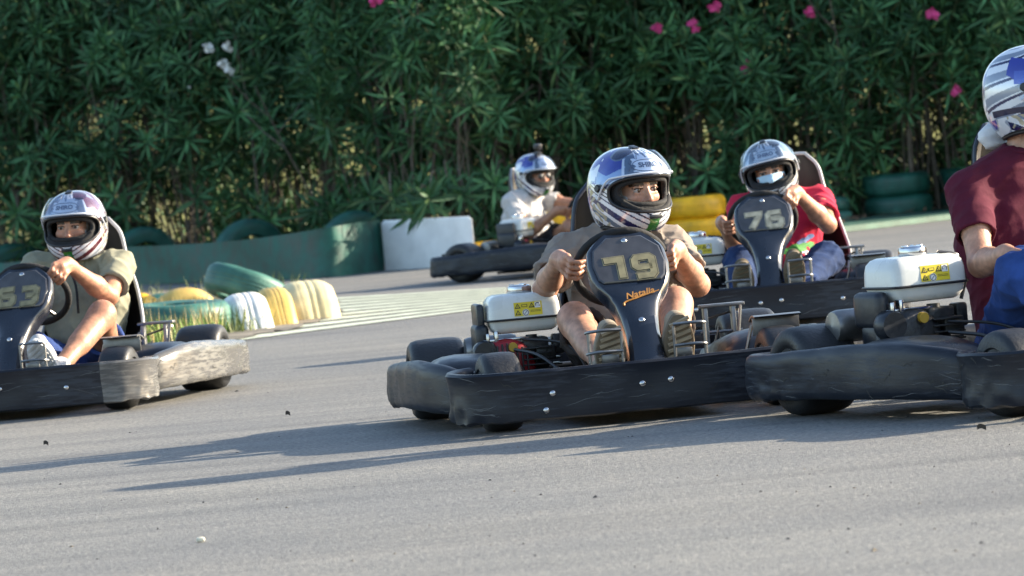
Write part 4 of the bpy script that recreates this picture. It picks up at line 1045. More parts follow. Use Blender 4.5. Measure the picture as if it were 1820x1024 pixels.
# ==================================================================== ground
def asphalt_mat():
    m, N, L, B = new_mat('worn asphalt'); tc = N.new('ShaderNodeTexCoord'); V = tc.outputs['Object']
    def noise(scale, det, vec=V, rough=0.55):
        n = N.new('ShaderNodeTexNoise'); n.inputs['Scale'].default_value = scale; n.inputs['Detail'].default_value = det; n.inputs['Roughness'].default_value = rough; L.new(vec, n.inputs['Vector']); return n.outputs[0]
    mp = N.new('ShaderNodeMapping'); mp.inputs['Scale'].default_value = (0.35, 2.6, 1); mp.inputs['Rotation'].default_value = (0, 0, -0.12); L.new(V, mp.inputs[0])
    streak = noise(1.0, 6, mp.outputs[0]); patch = noise(0.7, 5); fine = noise(160, 2); grit = noise(70, 3, V, 0.7)
    vo = N.new('ShaderNodeTexVoronoi'); vo.inputs['Scale'].default_value = 95; L.new(V, vo.inputs['Vector'])
    base = ramp(m.node_tree, streak, [(0.28, (0.142, 0.144, 0.141)), (0.5, (0.184, 0.185, 0.178)), (0.72, (0.22, 0.219, 0.205))])
    def mul(a, b):
        x = N.new('ShaderNodeMix'); x.data_type = 'RGBA'; x.blend_type = 'MULTIPLY'; x.inputs[0].default_value = 1; L.new(a, x.inputs[6]); L.new(b, x.inputs[7]); return x.outputs[2]
    c = mul(base, ramp(m.node_tree, patch, [(0.3, (0.84, 0.85, 0.88)), (0.7, (1.08, 1.06, 1.03))]))
    c = mul(c, ramp(m.node_tree, grit, [(0.32, (0.52, 0.52, 0.53)), (0.5, (0.97, 0.97, 0.97)), (0.68, (1.45, 1.42, 1.36))]))
    c = mul(c, ramp(m.node_tree, vo.outputs['Color'], [(0.0, (0.78, 0.78, 0.8)), (0.6, (1, 1, 1)), (1.0, (1.28, 1.24, 1.18))]))
    # rubber laid down along the racing line, and a mottling of worn stone
    mq = N.new('ShaderNodeMapping'); mq.inputs['Scale'].default_value = (0.16, 3.4, 1); mq.inputs['Rotation'].default_value = (0, 0, 0.10); L.new(V, mq.inputs[0])
    c = mul(c, ramp(m.node_tree, noise(1.0, 4, mq.outputs[0]), [(0.34, (0.86, 0.86, 0.87)), (0.46, (1, 1, 1)), (1.0, (1.02, 1.02, 1.0))]))
    c = mul(c, ramp(m.node_tree, noise(26, 4, V, 0.65), [(0.3, (0.86, 0.86, 0.87)), (0.7, (1.14, 1.13, 1.1))]))
    L.new(c, B.inputs['Base Color']); B.inputs['Roughness'].default_value = 0.72; B.inputs['Specular IOR Level'].default_value = 0.35
    ad = N.new('ShaderNodeMath'); ad.operation = 'ADD'; L.new(fine, ad.inputs[0]); L.new(grit, ad.inputs[1])
    bp = N.new('ShaderNodeBump'); bp.inputs['Strength'].default_value = 0.5; bp.inputs['Distance'].default_value = 0.006; L.new(ad.outputs[0], bp.inputs['Height']); L.new(bp.outputs[0], B.inputs['Normal'])
    return m
def sheet(name, pts, z, m, kind='structure', parent=None, sub=1):
    b = MB(); b.add([(q[0], q[1], z) for q in pts], [tuple(range(len(pts)))]); me = b.mesh(name, m, smooth=False)
    if me.polygons[0].normal.z < 0: me.flip_normals()
    o = obj(name, me, parent)
    if kind: o['kind'] = kind
    return o
M['asphalt'] = asphalt_mat()
sheet('ground', [(-400, -200), (400, -200), (400, 700), (-400, 700)], 0.0, M['asphalt'])
M['soil'] = mat('dry soil', (0.17, 0.15, 0.12), 0.9, var=0.5, scale=3, bump=0.6, bscale=20)
M['dry_grass'] = mat('sunlit dry grass', (0.22, 0.21, 0.05), 0.9, var=0.6, scale=4, bump=0.8, bscale=12)
M['kerb_green'] = mat('green kerb paint', (0.042, 0.115, 0.082), 0.6, var=0.4, scale=5, bump=0.2, bscale=40)
M['stripe'] = mat('pale green road paint', (0.52, 0.56, 0.44), 0.6, var=0.3, scale=7, bump=0.2, bscale=60)
# line of the back barrier on the ground, measured off the photograph
g = ground_at
BACK = [g(-420, 545), g(0, 522), g(230, 507), g(400, 502), g(580, 494), g(684, 480), g(845, 471), g(1010, 452), g(1240, 426), g(1480, 405), g(1700, 380), g(2100, 345)]
FRONT_SOIL = [(p[0], p[1]-0.05) for p in BACK]
soil_pts = FRONT_SOIL+[(14, 36), (14, 70), (-30, 70), (-14, 45)]
sheet('soil', soil_pts, 0.006, M['soil'])
kb = [g(1425, 422), g(1690, 391), g(2100, 348)]; kb2 = [g(2100, 337), g(1690, 379), g(1470, 404), g(1425, 411)]
kp = [(q[0], q[1]) for q in kb+kb2]; n = len(kp); b = MB()
b.add([(x, y, 0.003) for x, y in kp]+[(x, y, 0.05) for x, y in kp], [tuple(range(n, 2*n))]+[(k, (k+1) % n, n+(k+1) % n, n+k) for k in range(n)])
tag(obj('kerb', b.mesh('kerb', M['kerb_green'], smooth=False)), kind='structure')
# dry grassy bank far behind the hedge, and sky beyond it
def bank_mesh():
    xs = np.linspace(-60, 60, 61); ys = np.linspace(52, 95, 16); A = np.zeros((16, 61, 3))
    for i, y in enumerate(ys):
        for j, x in enumerate(xs): A[i, j] = (x, y, -0.05+(y-52)*0.17*min(1, (y-52)/8)+0.4*mnoise.noise((x*0.15, y*0.15, 3)))
    return MB().grid(A).mesh('grass_bank', M['dry_grass'], angle=80)
tag(obj('grass_bank', bank_mesh()), kind='structure')

# painted stripes beside the tyre island
lo_a, lo_b, hi_a, hi_b = g(380, 612), g(900, 545), g(380, 541), g(900, 511)
ns = 9
for i in range(ns):
    f0 = (i+0.0)/ns; f1 = (i+0.62)/ns
    def mix(a, b_, t): # even spacing in the picture is uneven on the ground; keep the widths equal on the ground instead
        return a+(b_-a)*t
    q = []
    for t in np.linspace(0, 1, 7): q.append(mix(mix(lo_a, lo_b, t), mix(hi_a, hi_b, t), f0))
    for t in np.linspace(1, 0, 7): q.append(mix(mix(lo_a, lo_b, t), mix(hi_a, hi_b, t), f1))
    b = MB().add([(x[0], x[1], 0.005) for x in q], [(k, k+1, 12-k, 13-k) for k in range(6)]); me = b.mesh('painted_stripe', M['stripe'], smooth=False)
    if me.polygons[0].normal.z < 0: me.flip_normals()
    o = tag(obj('painted_stripe', me), kind='structure')

# ==================================================================== tyres of the barriers
def tyre_paint(name, c, dirt=0.35): return mat(name, c, 0.5, var=dirt, scale=9, bump=0.15, bscale=50, rvar=0.08)
M['t_green'] = tyre_paint('green tyre paint', (0.012, 0.085, 0.062)); M['t_green2'] = tyre_paint('faded green tyre paint', (0.035, 0.13, 0.10))
M['t_yellow'] = tyre_paint('yellow tyre paint', (0.74, 0.40, 0.006)); M['t_yellow2'] = tyre_paint('faded yellow tyre paint', (0.55, 0.38, 0.10), 0.3); M['t_cream'] = tyre_paint('overexposed yellow tyre paint', (0.64, 0.55, 0.30), 0.25); M['t_white'] = tyre_paint('white tyre paint', (0.68, 0.68, 0.64), 0.25)  # t_cream: yellow whitened in its colour to stand for overexposing sun
def me_btyre(m, R=0.29, w=0.18, rin=0.17):
    rin = R*0.6
    def f():
        h = w/2; pr = [(rin, -h*0.75), (rin+0.01, -h*0.92), (R-0.07, -h*1.04), (R-0.035, -h*0.97), (R-0.012, -h*0.74), (R-0.003, -h*0.56), (R-0.0025, -h*0.53), (R-0.0025, -h*0.47), (R-0.001, -h*0.44), (R, -h*0.2), (R-0.0025, -h*0.17), (R-0.0025, -h*0.10), (R, -h*0.07), (R, h*0.07), (R-0.0025, h*0.10), (R-0.0025, h*0.17), (R, h*0.2), (R-0.001, h*0.44), (R-0.0025, h*0.47), (R-0.0025, h*0.53), (R-0.003, h*0.56), (R-0.012, h*0.74), (R-0.035, h*0.97), (R-0.07, h*1.04), (rin+0.01, h*0.92), (rin, h*0.75), (rin+0.03, h*0.5), (R-0.03, 0), (rin+0.03, -h*0.5)]
        me = MB().lathe(pr, 48, closed=True).mesh('barrier_tyre', M[m], angle=40); wobble(me, 0.008, 5, R*7+w); return me
    return cached(('bt', m, R, w), f)
def btyre(m, pos, label, R=0.29, w=0.18, rot=(0, 0, 0), group='painted barrier tyres'):
    o = obj('barrier_tyre', me_btyre(m, R, w)); o.location = pos; o.rotation_euler = rot
    return tag(o, label, 'tyre', group)
def px_x(px, Y): return at_depth(px, 300, Y)[0]
def flat_stack(m, pxl, base_px, Rp, w, labels, tilt=0.07, dy=0.30):
    """tyres lying flat, one on another; base given in picture pixels"""
    q = g(*base_px)
    for i, lb in enumerate(labels):
        btyre(m, (q[0]+RNG.uniform(-.015, .015), q[1]+dy, 0.012+w/2+i*w*1.005), lb, Rp, w, (0, tilt*0.0, RNG.uniform(0, 6)))
flat_stack('t_yellow', 0, (1238, 429), 0.29, 0.185, ['lower bright yellow tyre of the pair between the two helmeted drivers', 'upper bright yellow tyre of the pair between the two helmeted drivers'])
flat_stack('t_yellow', 0, (1115, 440), 0.29, 0.18, ['lower yellow tyre mostly hidden behind the helmet of driver 79', 'upper yellow tyre mostly hidden behind the helmet of driver 79'])
flat_stack('t_yellow', 0, (1000, 452), 0.29, 0.18, ['lower yellow tyre behind the steering wheel of the distant kart', 'upper yellow tyre behind the steering wheel of the distant kart'])
flat_stack('t_yellow', 0, (880, 466), 0.27, 0.155, ['single yellow tyre between the white block and the engine of the distant kart'])
flat_stack('t_green', 0, (1352, 415), 0.27, 0.17, ['lower dark green tyre behind the red shirted driver', 'upper dark green tyre behind the red shirted driver'])
flat_stack('t_green2', 0, (1487, 402), 0.155, 0.12, ['lower small faded green tyre beside the seat of kart 76', 'upper small faded green tyre beside the seat of kart 76'], dy=0.2)
flat_stack('t_green', 0, (1605, 390), 0.31, 0.20, ['lower tyre of the large dark green pair by the kerb', 'upper tyre of the large dark green pair by the kerb'])
flat_stack('t_green', 0, (1740, 377), 0.31, 0.20, ['lower dark green tyre behind the maroon shirted driver', 'upper dark green tyre behind the maroon shirted driver'])
def standing(m, px, top, Y, R, w, label, yaw=0.0, lean=0.0):
    """a tyre standing on its tread, its axle towards the camera"""
    q = at_depth(px, top, Y); zc = q[2]-R
    btyre(m, (q[0], Y, zc), label, R, w, (math.pi/2+lean, 0, yaw))
standing('t_green', 252, 403, 42.8, 0.36, 0.2, 'dark green tyre standing behind the green sheet, nearest driver 63', 0.4)
standing('t_green', 440, 389, 41.2, 0.37, 0.2, 'dark green tyre standing behind the middle of the green sheet', 0.5)
standing('t_green', 20, 432, 44.0, 0.38, 0.2, 'dark green tyre standing behind the green sheet at its far end', 0.4)
standing('t_green', 628, 374, 40.2, 0.36, 0.2, 'dark green tyre standing behind the sheet beside the white block', 0.5)

# green rubber sheet in front of them, and the white painted block
M['sheet'] = mat('green rubber sheet', (0.009, 0.082, 0.060), 0.6, var=0.6, scale=7, bump=0.2, bscale=18, rvar=0.1)
SH = [(-420, 545, 492), (0, 522, 468), (100, 515, 456), (200, 509, 441), (300, 505, 436), (400, 501, 430), (490, 498, 420), (580, 494, 406), (640, 487, 396), (683, 481, 391)]
tops = []; 
for px, by, ty in SH:
    q = g(px, by); s_ = 8000/q[1]; tops.append((q[0], q[1], (by-ty)/s_))
pl = [np.array(p) for p in spline(tops, 6)]; A = []; Bk = []
for i, p in enumerate(pl):
    col = []; bk = []
    for k in range(7):
        z = -0.02+(p[2]+0.02)*k/6; wv = 0.02*math.sin(i*0.6+k*0.5)
        col.append((p[0], p[1]+wv+0.05*k/6, z)); bk.append((p[0], p[1]+wv+0.05*k/6+0.018, z))
    A.append(col); Bk.append(bk)
A = np.array(A); Bk = np.array(Bk); b = MB().grid(A).grid(Bk); b.grid(np.stack([A[:, -1], Bk[:, -1]], 1)); b.grid(np.stack([A[-1], Bk[-1]], 1)); b.grid(np.stack([A[0], Bk[0]], 1))
me = b.mesh('rubber_sheet', M['sheet'], angle=60)
tag(obj('rubber_sheet', me), 'long green rubber sheet standing along the track edge', 'barrier')
M['whitewall'] = mat('white painted concrete', (0.8, 0.81, 0.81), 0.7, var=0.14, scale=5, bump=0.35, bscale=22)
q0, q1 = g(685, 481), g(846, 471); d = unit(q1-q0); nrm = np.array([-d[1], d[0], 0]); s0, s1 = 8000/q0[1], 8000/q1[1]
h0, h1 = 89/s0, 87/s1; b = MB()
bk_ = np.array([0.0, 0.16, 0]); bot = [q0, q1, q1+bk_, q0+bk_]; V = [(p[0], p[1], -0.02) for p in bot]+[(p[0], p[1], h) for p, h in zip(bot, (h0, h1, h1, h0))]
bm = bmesh.new(); vs = [bm.verts.new(v) for v in V]
for f in ((0, 1, 2, 3), (4, 5, 6, 7), (0, 1, 5, 4), (1, 2, 6, 5), (2, 3, 7, 6), (3, 0, 4, 7)): bm.faces.new([vs[i] for i in f])
bmesh.ops.recalc_face_normals(bm, faces=bm.faces[:]); bmesh.ops.bevel(bm, geom=bm.edges[:], offset=0.02, segments=2, affect='EDGES')
me = bpy.data.meshes.new('wall_block'); bm.to_mesh(me); bm.free(); me.materials.append(M['whitewall'])
tag(obj('wall_block', me), 'low white painted wall block between the green sheet and yellow tyres', 'wall')

# ==================================================================== tyre island by the stripes
isl = [g(120, 625), g(250, 615), g(400, 606), g(520, 586), g(598, 560), g(560, 522), g(380, 515), g(200, 520), g(90, 560)]
isl = [np.array(p_)+np.array([RNG.uniform(-.06, .06), RNG.uniform(-.25, .25), 0]) for p_ in spline(isl, 9, closed=True)]
sheet('island_soil', isl, 0.010, M['soil'])
def half_buried(m, px, top, base_px, w, label, yaw, R=0.30):
    q = g(*base_px); s_ = 8000/q[1]; ht = (base_px[1]-top)/s_; 
    btyre(m, (q[0], q[1]+0.02, ht-R), label, R, w, (math.pi/2, 0, yaw), 'half buried tyres of the island')
def row_tyre(m, px, top, base, w, label, R=0.40):
    q = g(px, base); s_ = 8000/q[1]; ht = (base-top)/s_
    btyre(m, (q[0], q[1]+math.sqrt(max(0.01, R*R-(R-ht)**2))*0.98, ht-R), label, R, w, (math.pi/2, 0, math.pi/2+0.22), 'half buried tyres of the island')
row_tyre('t_white', 432, 524, 590, 0.25, 'white half buried tyre next to the flat green one', 0.38)
row_tyre('t_yellow2', 483, 515, 582, 0.195, 'faded yellow half buried tyre next to the white one')
row_tyre('t_cream', 543, 502, 571, 0.31, 'wide pale yellow half buried tyre at the stripes end of the row')
q = g(300, 605); btyre('t_green2', (q[0]+0.02, q[1]+0.36, 0.10), 'faded green tyre lying flat behind the grass', 0.335, 0.20, (0.03, 0.02, 0.4))
half_buried('t_yellow', 238, 521, (238, 566), 0.2, 'yellow half buried tyre behind driver 63', 0.35, 0.26)
half_buried('t_yellow2', 328, 512, (328, 562), 0.2, 'yellow half buried tyre behind the flat green one', 0.35, 0.27)
q = g(440, 548); btyre('t_green2', (q[0], q[1]+0.1, 0.13), 'faded green tyre leaning on the white and yellow row', 0.30, 0.2, (-0.10, math.radians(25), 0.2))
half_buried('t_green2', 285, 521, (285, 558), 0.2, 'faded green half buried tyre between the two yellow humps', 0.35, 0.24)

# grass and weeds on the island (nobody could count the blades)
M['grass'] = mat('fresh grass', (1, 1, 1), 0.6, var=0.3, scale=30, attr='Col')
def grass_mesh():
    b = MB(); C = []; r = random.Random(4)
    def blade(x, y, h, w, lean, c):
        a = r.uniform(0, 6.28); dx, dy = math.cos(a), math.sin(a); lx, ly = lean*math.cos(r.uniform(0, 6.28)), lean*math.sin(r.uniform(0, 6.28))
        b.add([(x-dx*w, y-dy*w, 0.008), (x+dx*w, y+dy*w, 0.008), (x+lx*.4+dx*w*.7, y+ly*.4+dy*w*.7, h*.55), (x+lx*.4-dx*w*.7, y+ly*.4-dy*w*.7, h*.55), (x+lx, y+ly, h)], [(0, 1, 2, 3), (3, 2, 4)]); C.extend([c]*5)
    p = [g(150, 612), g(385, 598), g(400, 585), g(210, 560)]
    for i in range(2600):
        u, v = r.random(), r.random(); q = (np.array(p[0])*(1-u)+np.array(p[1])*u)*(1-v)+(np.array(p[3])*(1-u)+np.array(p[2])*u)*v
        dry = r.random() < 0.2+0.5*u*u; k = r.uniform(.75, 1.25); c = (0.34*k, 0.26*k, 0.10*k) if dry else (0.12*k, 0.22*k, 0.03*k)
        blade(q[0], q[1], r.uniform(.05, .15)*(1.5 if dry else 1), r.uniform(.003, .006), r.uniform(.01, .07), c)
    for i in range(1500):
        q = g(r.uniform(150, 400), r.uniform(597, 616)); dry = r.random() < .25; k = r.uniform(.75, 1.25); blade(q[0], q[1], r.uniform(.06, .17)*(1.4 if dry else 1), r.uniform(.003, .006), r.uniform(.01, .08), (0.34*k, 0.26*k, 0.10*k) if dry else (0.15*k, 0.27*k, 0.03*k))
    for px, py, n_ in ((412, 592, 90), (505, 525, 50), (450, 530, 40), (360, 535, 60), (250, 540, 60), (300, 548, 40)):
        q = g(px, py)
        for i in range(n_): k = r.uniform(.7, 1.2); blade(q[0]+r.gauss(0, .09), q[1]+r.gauss(0, .09), r.uniform(.06, .2), r.uniform(.003, .006), r.uniform(.02, .09), (0.15*k, 0.19*k, 0.05*k))
    return b.mesh('grass', M['grass'], smooth=False, cols=np.array(C), fix=False)
tag(obj('grass', grass_mesh()), 'sunlit green and dry grass growing beside the flat tyre', kind='stuff')

# ==================================================================== oleander hedge
def leaf_mat():
    m, N, L, B = new_mat('oleander leaf'); a = N.new('ShaderNodeAttribute'); a.attribute_name = 'Col'
    oi = N.new('ShaderNodeObjectInfo'); hs = N.new('ShaderNodeHueSaturation'); mr = N.new('ShaderNodeMapRange'); mr.inputs[3].default_value = 0.6; mr.inputs[4].default_value = 1.6
    L.new(oi.outputs['Random'], mr.inputs[0]); L.new(mr.outputs[0], hs.inputs['Value']); L.new(a.outputs[0], hs.inputs['Color'])
    L.new(hs.outputs[0], B.inputs['Base Color']); B.inputs['Roughness'].default_value = 0.5; B.inputs['Specular IOR Level'].default_value = 0.22
    return m
M['leaf'] = leaf_mat(); M['stem'] = mat('grey brown bark', (0.115, 0.095, 0.072), 0.85, var=0.4, scale=14, bump=0.5, bscale=50)
M['pink'] = mat('pink petals', (0.62, 0.05, 0.22), 0.6, var=0.35, scale=40); M['petal_white'] = mat('white petals', (0.8, 0.8, 0.76), 0.6, var=0.1)
def leaf(r, base, d, up, L, w, droop, tone):
    d = d/np.linalg.norm(d); s_ = np.cross(d, up); s_ /= np.linalg.norm(s_)+1e-9; n_ = np.cross(s_, d); V = []; C = []
    for t, ww in ((0, 0.12), (0.3, 0.85), (0.62, 0.9), (1.0, 0.05)):
        c = base+d*(L*t)-np.array([0, 0, 1])*droop*L*t*t
        if ww > 0.5: V += [c-s_*w*ww/2+n_*w*0.12, c-n_*w*0.05, c+s_*w*ww/2+n_*w*0.12]; C += [tone, tone*np.array([2.0, 1.75, 1.7]), tone]
        else: V.append(c); C.append(tone*1.3)
    F = [(0, 1, 2), (0, 2, 3), (1, 4, 5, 2), (2, 5, 6, 3), (4, 7, 5), (5, 7, 6)]
    return V, F, C
def cluster_mesh(seed):
    r = np.random.default_rng(seed); b = MB(); C = []; nl = int(r.integers(16, 23))
    for i in range(nl):
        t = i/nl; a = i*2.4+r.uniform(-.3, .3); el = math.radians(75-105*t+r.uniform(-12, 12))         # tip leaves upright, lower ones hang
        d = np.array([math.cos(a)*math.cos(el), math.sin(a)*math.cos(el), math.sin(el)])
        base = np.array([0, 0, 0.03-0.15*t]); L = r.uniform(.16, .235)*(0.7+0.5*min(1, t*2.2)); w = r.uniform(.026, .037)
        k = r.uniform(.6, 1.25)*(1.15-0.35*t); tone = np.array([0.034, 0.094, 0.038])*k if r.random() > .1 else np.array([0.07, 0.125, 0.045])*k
        v, f, c = leaf(r, base, d, np.array([0, 0, 1.0]), L, w, r.uniform(.05, .35), tone); b.add(v, f); C += c
    for q in (0, 1):
        pass
    n0 = len(b.v); b.tube([(0, 0, -0.26), (0.01, 0, -0.12), (0, 0, 0.03)], [0.005, 0.004, 0.0025], 4, caps=False); C += [np.array([0.09, 0.10, 0.045])]*(len(b.v)-n0)
    return b.mesh('leaf_cluster', M['leaf'], smooth=True, angle=180, cols=np.array(C), fix=False)
CL = [cluster_mesh(100+i) for i in range(9)]
CLN = []
for me in CL:
    V = np.array([w.co for w in me.vertices]); F = [tuple(p.vertices) for p in me.polygons]; c = np.zeros(len(V)*4, np.float32); me.color_attributes['Col'].data.foreach_get('color', c); CLN.append((V, F, c.reshape(-1, 4)[:, :3]))
def flower_mesh(m, seed):
    r = random.Random(seed); b = MB()
    for i in range(15):
        c = Vector((r.uniform(-.032, .032), r.gauss(0, .012), r.uniform(-.026, .026))); ax = Vector((r.gauss(0, .5), -1, r.gauss(0, .5))).normalized(); u = ax.orthogonal().normalized(); w = ax.cross(u)
        for k in range(5):
            a = k*1.2566+r.uniform(-.15, .15); d = u*math.cos(a)+w*math.sin(a); e = u*math.cos(a+1.57)+w*math.sin(a+1.57); R_ = r.uniform(.014, .021)
            b.add([c, c+d*R_*.6-e*R_*.42+ax*.006, c+d*R_*1.1-e*R_*.15+ax*.009, c+d*R_*1.05+e*R_*.3+ax*.007, c+d*R_*.5+e*R_*.4+ax*.006], [(0, 1, 2, 3, 4)])
    return b.mesh('flower_cluster', m, smooth=False, fix=False)
FLW = {'pink': [flower_mesh(M['pink'], i) for i in range(3)], 'white': [flower_mesh(M['petal_white'], 9+i) for i in range(2)]}
def hedge_y(x): return 41.9-0.46*(x-1.0)-2.3*math.exp(-((x+0.6)/1.0)**2)
def rot_to(d, spin):
    q = Vector((0, 0, 1)).rotation_difference(Vector(d)); return q.to_matrix() @ Matrix.Rotation(spin, 3, 'Z')
BUSH_X = [-6.6, -5.75, -4.95, -4.2, -3.45, -2.7, -1.95, -1.2, -0.45, 0.3, 1.05, 1.8, 2.55, 3.3, 4.05, 4.8, 5.6]
LOOK = ['dense oleander bush at the unseen end of the hedge', 'oleander bush with dense leaves beside the hedge end', 'oleander bush with sunlit yellow gaps showing between its stems', 'oleander bush above the helmet of driver 63', 'oleander bush with bare stems behind driver 63', 'oleander bush carrying white flower clusters', 'oleander bush with open brown stems above the green sheet', 'oleander bush with low leaves drooping over the sheet', 'oleander bush overhanging the white wall block', 'oleander bush behind the distant kart engine', 'oleander bush behind the distant driver', 'oleander bush with pink flowers above driver 79', 'oleander bush above the yellow tyre pair', 'oleander bush with pink flowers above the red shirted driver', 'oleander bush above the small faded green tyres', 'oleander bush with pink flowers above the large dark green tyres', 'oleander bush behind the maroon shirted driver']
FLOWERS = {'white': [(372, 86), (404, 84), (396, 114), (409, 125), (336, 156)], 'pink': [(1166, 52), (1232, 46), (1270, 12), (1442, 22), (1327, 120), (1657, 26), (1697, 160), (668, 0)]}
bushes = []
for bi, bx in enumerate(BUSH_X):
    by = hedge_y(bx); r = random.Random(50+bi)
    bush = empty('oleander_bush', Matrix.Translation((bx, by, 0)), LOOK[bi], 'bush', 'oleander bushes of the hedge'); bushes.append(bush)
    inview = -5.2 < bx < 5.2
    # several leaning stems
    for s_ in range(11 if inview else 5):
        x0, y0 = r.uniform(-.42, .42), r.uniform(-.35, .5); hh = r.uniform(1.7, 2.9); lx, ly = r.gauss(0, .22), r.gauss(-.1, .2); R0 = r.uniform(.009, .026)
        pts = spline([(x0, y0, -0.02), (x0+lx*.25+r.gauss(0, .03), y0+ly*.2, hh*.3), (x0+lx*.6+r.gauss(0, .05), y0+ly*.6, hh*.65), (x0+lx, y0+ly, hh)], 4)
        b = MB().tube(pts, np.linspace(R0, .005, len(pts)), 6)
        for q in range(3):
            k = r.randint(3, len(pts)-3); p = pts[k]; e = p+np.array([r.gauss(0, .2), r.gauss(-.05, .2), r.uniform(.25, .5)]); b.tube([p, (p+e)/2+np.array([0, 0, -.03]), e], [.008, .006, .004], 5)
        obj('stem', b.mesh('stem', M['stem'], fix=False), bush)
    def spot(front):
        while True:
            x = r.uniform(-.46, .46); z = r.uniform(.12, 3.05)
            # the crown is thick above knee height and thin among the bare stems
            gap = mnoise.noise((( bx+x)*0.9, z*1.1, 4.0))
            dens = min(1, max(0.03, (z-0.72)/0.75))*(1.0 if gap > -0.15 else 0.35)
            if z < .75 and mnoise.noise(((bx+x)*1.7, z*1.6, 9)) > .12: dens = .85
            if bx < -1.2 and z < 1.75: dens *= 0.62
            if r.random() < dens: break
        bulge = .22*mnoise.noise(((bx+x)*1.3, z*1.3, 7.7))+0.25*math.exp(-((z-1.3)/.8)**2)
        y = -.50-bulge*1.3+abs(r.gauss(0, .14)) if front else r.uniform(-.1, .75)-bulge*.4
        return x, y, z
    def aim(front):
        if front: d = np.array([r.gauss(0, .45), -abs(r.gauss(.55, .35)), r.gauss(.62, .4)])
        else: d = np.array([r.gauss(0, .6), r.gauss(-.2, .6), r.gauss(.6, .4)])
        return d/np.linalg.norm(d)
    if inview:
        for k in range(88):
            x, y, z = spot(True); sc = r.uniform(.8, 1.22); m3 = rot_to(aim(True), r.uniform(0, 6.28)).to_4x4() @ Matrix.Scale(sc, 4)
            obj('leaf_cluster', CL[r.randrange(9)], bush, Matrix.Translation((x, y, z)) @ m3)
    # the depth of the crown behind them
    VV, FF, leafc = [], [], []; o = 0
    for k in range(210 if inview else 120):
        x, y, z = spot(False); V, F, c = CLN[r.randrange(9)]; m3 = np.array(rot_to(aim(False), r.uniform(0, 6.28)))*r.uniform(.8, 1.25)
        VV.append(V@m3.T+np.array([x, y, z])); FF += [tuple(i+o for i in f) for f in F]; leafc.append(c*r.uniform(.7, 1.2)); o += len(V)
    me = bpy.data.meshes.new('foliage'); me.from_pydata(np.vstack(VV).tolist(), [], FF); me.materials.append(M['leaf']); tri_col(me, np.vstack(leafc))
    tag(obj('foliage', me, bush), kind='stuff')
# undergrowth added to darken the hedge gaps, shade put into its leaf colour
def undergrowth():
    r = random.Random(77); VV, FF, cc = [], [], []; o = 0
    for k in range(2900):
        x = r.uniform(-7.2, 7.4); z = 3.3*r.random()**0.9; y = hedge_y(x)+r.uniform(.7, 2.6)
        if x < -1.0 and mnoise.noise((x*1.5, z*0.8, 2.2)) > (0.10 if x > -2.4 else -0.02) and r.random() < .35: continue
        V, F, c = CLN[r.randrange(9)]; a = np.array([r.gauss(0, .6), r.gauss(-.2, .6), r.gauss(.5, .5)]); m3 = np.array(rot_to(a/np.linalg.norm(a), r.uniform(0, 6.28)))*r.uniform(.9, 1.5)
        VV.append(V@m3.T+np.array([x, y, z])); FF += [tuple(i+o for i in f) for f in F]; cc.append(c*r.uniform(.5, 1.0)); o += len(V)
    me = bpy.data.meshes.new('undergrowth'); me.from_pydata(np.vstack(VV).tolist(), [], FF); me.materials.append(M['leaf']); tri_col(me, np.vstack(cc)); return me
tag(obj('undergrowth', undergrowth()), 'leafy undergrowth coloured dark as shade, filling the depth behind the oleander hedge', kind='stuff')
def thicket():
    r = random.Random(78); b = MB()
    for k in range(620):
        x = r.uniform(-6, 6.5); y = hedge_y(x)+r.uniform(-.2, 1.9); h_ = r.uniform(.6, 2.1)
        if x < -1.0 and r.random() < .5: continue
        l = r.gauss(0, .15); R0 = r.uniform(.004, .016)
        b.tube([(x, y, 0), (x+l*.3+r.gauss(0, .03), y, h_*.4), (x+l, y, h_)], [R0, R0*.8, R0*.5], 5, caps=False)
    return b.mesh('dry_twigs', M['stem'], fix=False)
tag(obj('dry_twigs', thicket()), 'brown bare twigs standing among the hedge stems', kind='stuff')
for kind, L_ in FLOWERS.items():
    for i, (px, py) in enumerate(L_):
        q = at_depth(px, py, 41.0); x = q[0]
        for _ in range(3): q = at_depth(px, py, hedge_y(q[0])-.85)
        bi = int(np.argmin([abs(q[0]-b_) for b_ in BUSH_X])); bu = bushes[bi]
        obj('flower_cluster', FLW[kind][i % len(FLW[kind])], bu, Matrix.Translation((q[0]-BUSH_X[bi], q[1]-hedge_y(BUSH_X[bi]), q[2])) @ Matrix.Rotation(i*1.3, 4, 'Y') @ Matrix.Scale(0.4 if kind == 'white' and i == 4 else (1.35 if kind == 'pink' else 1.2), 4))

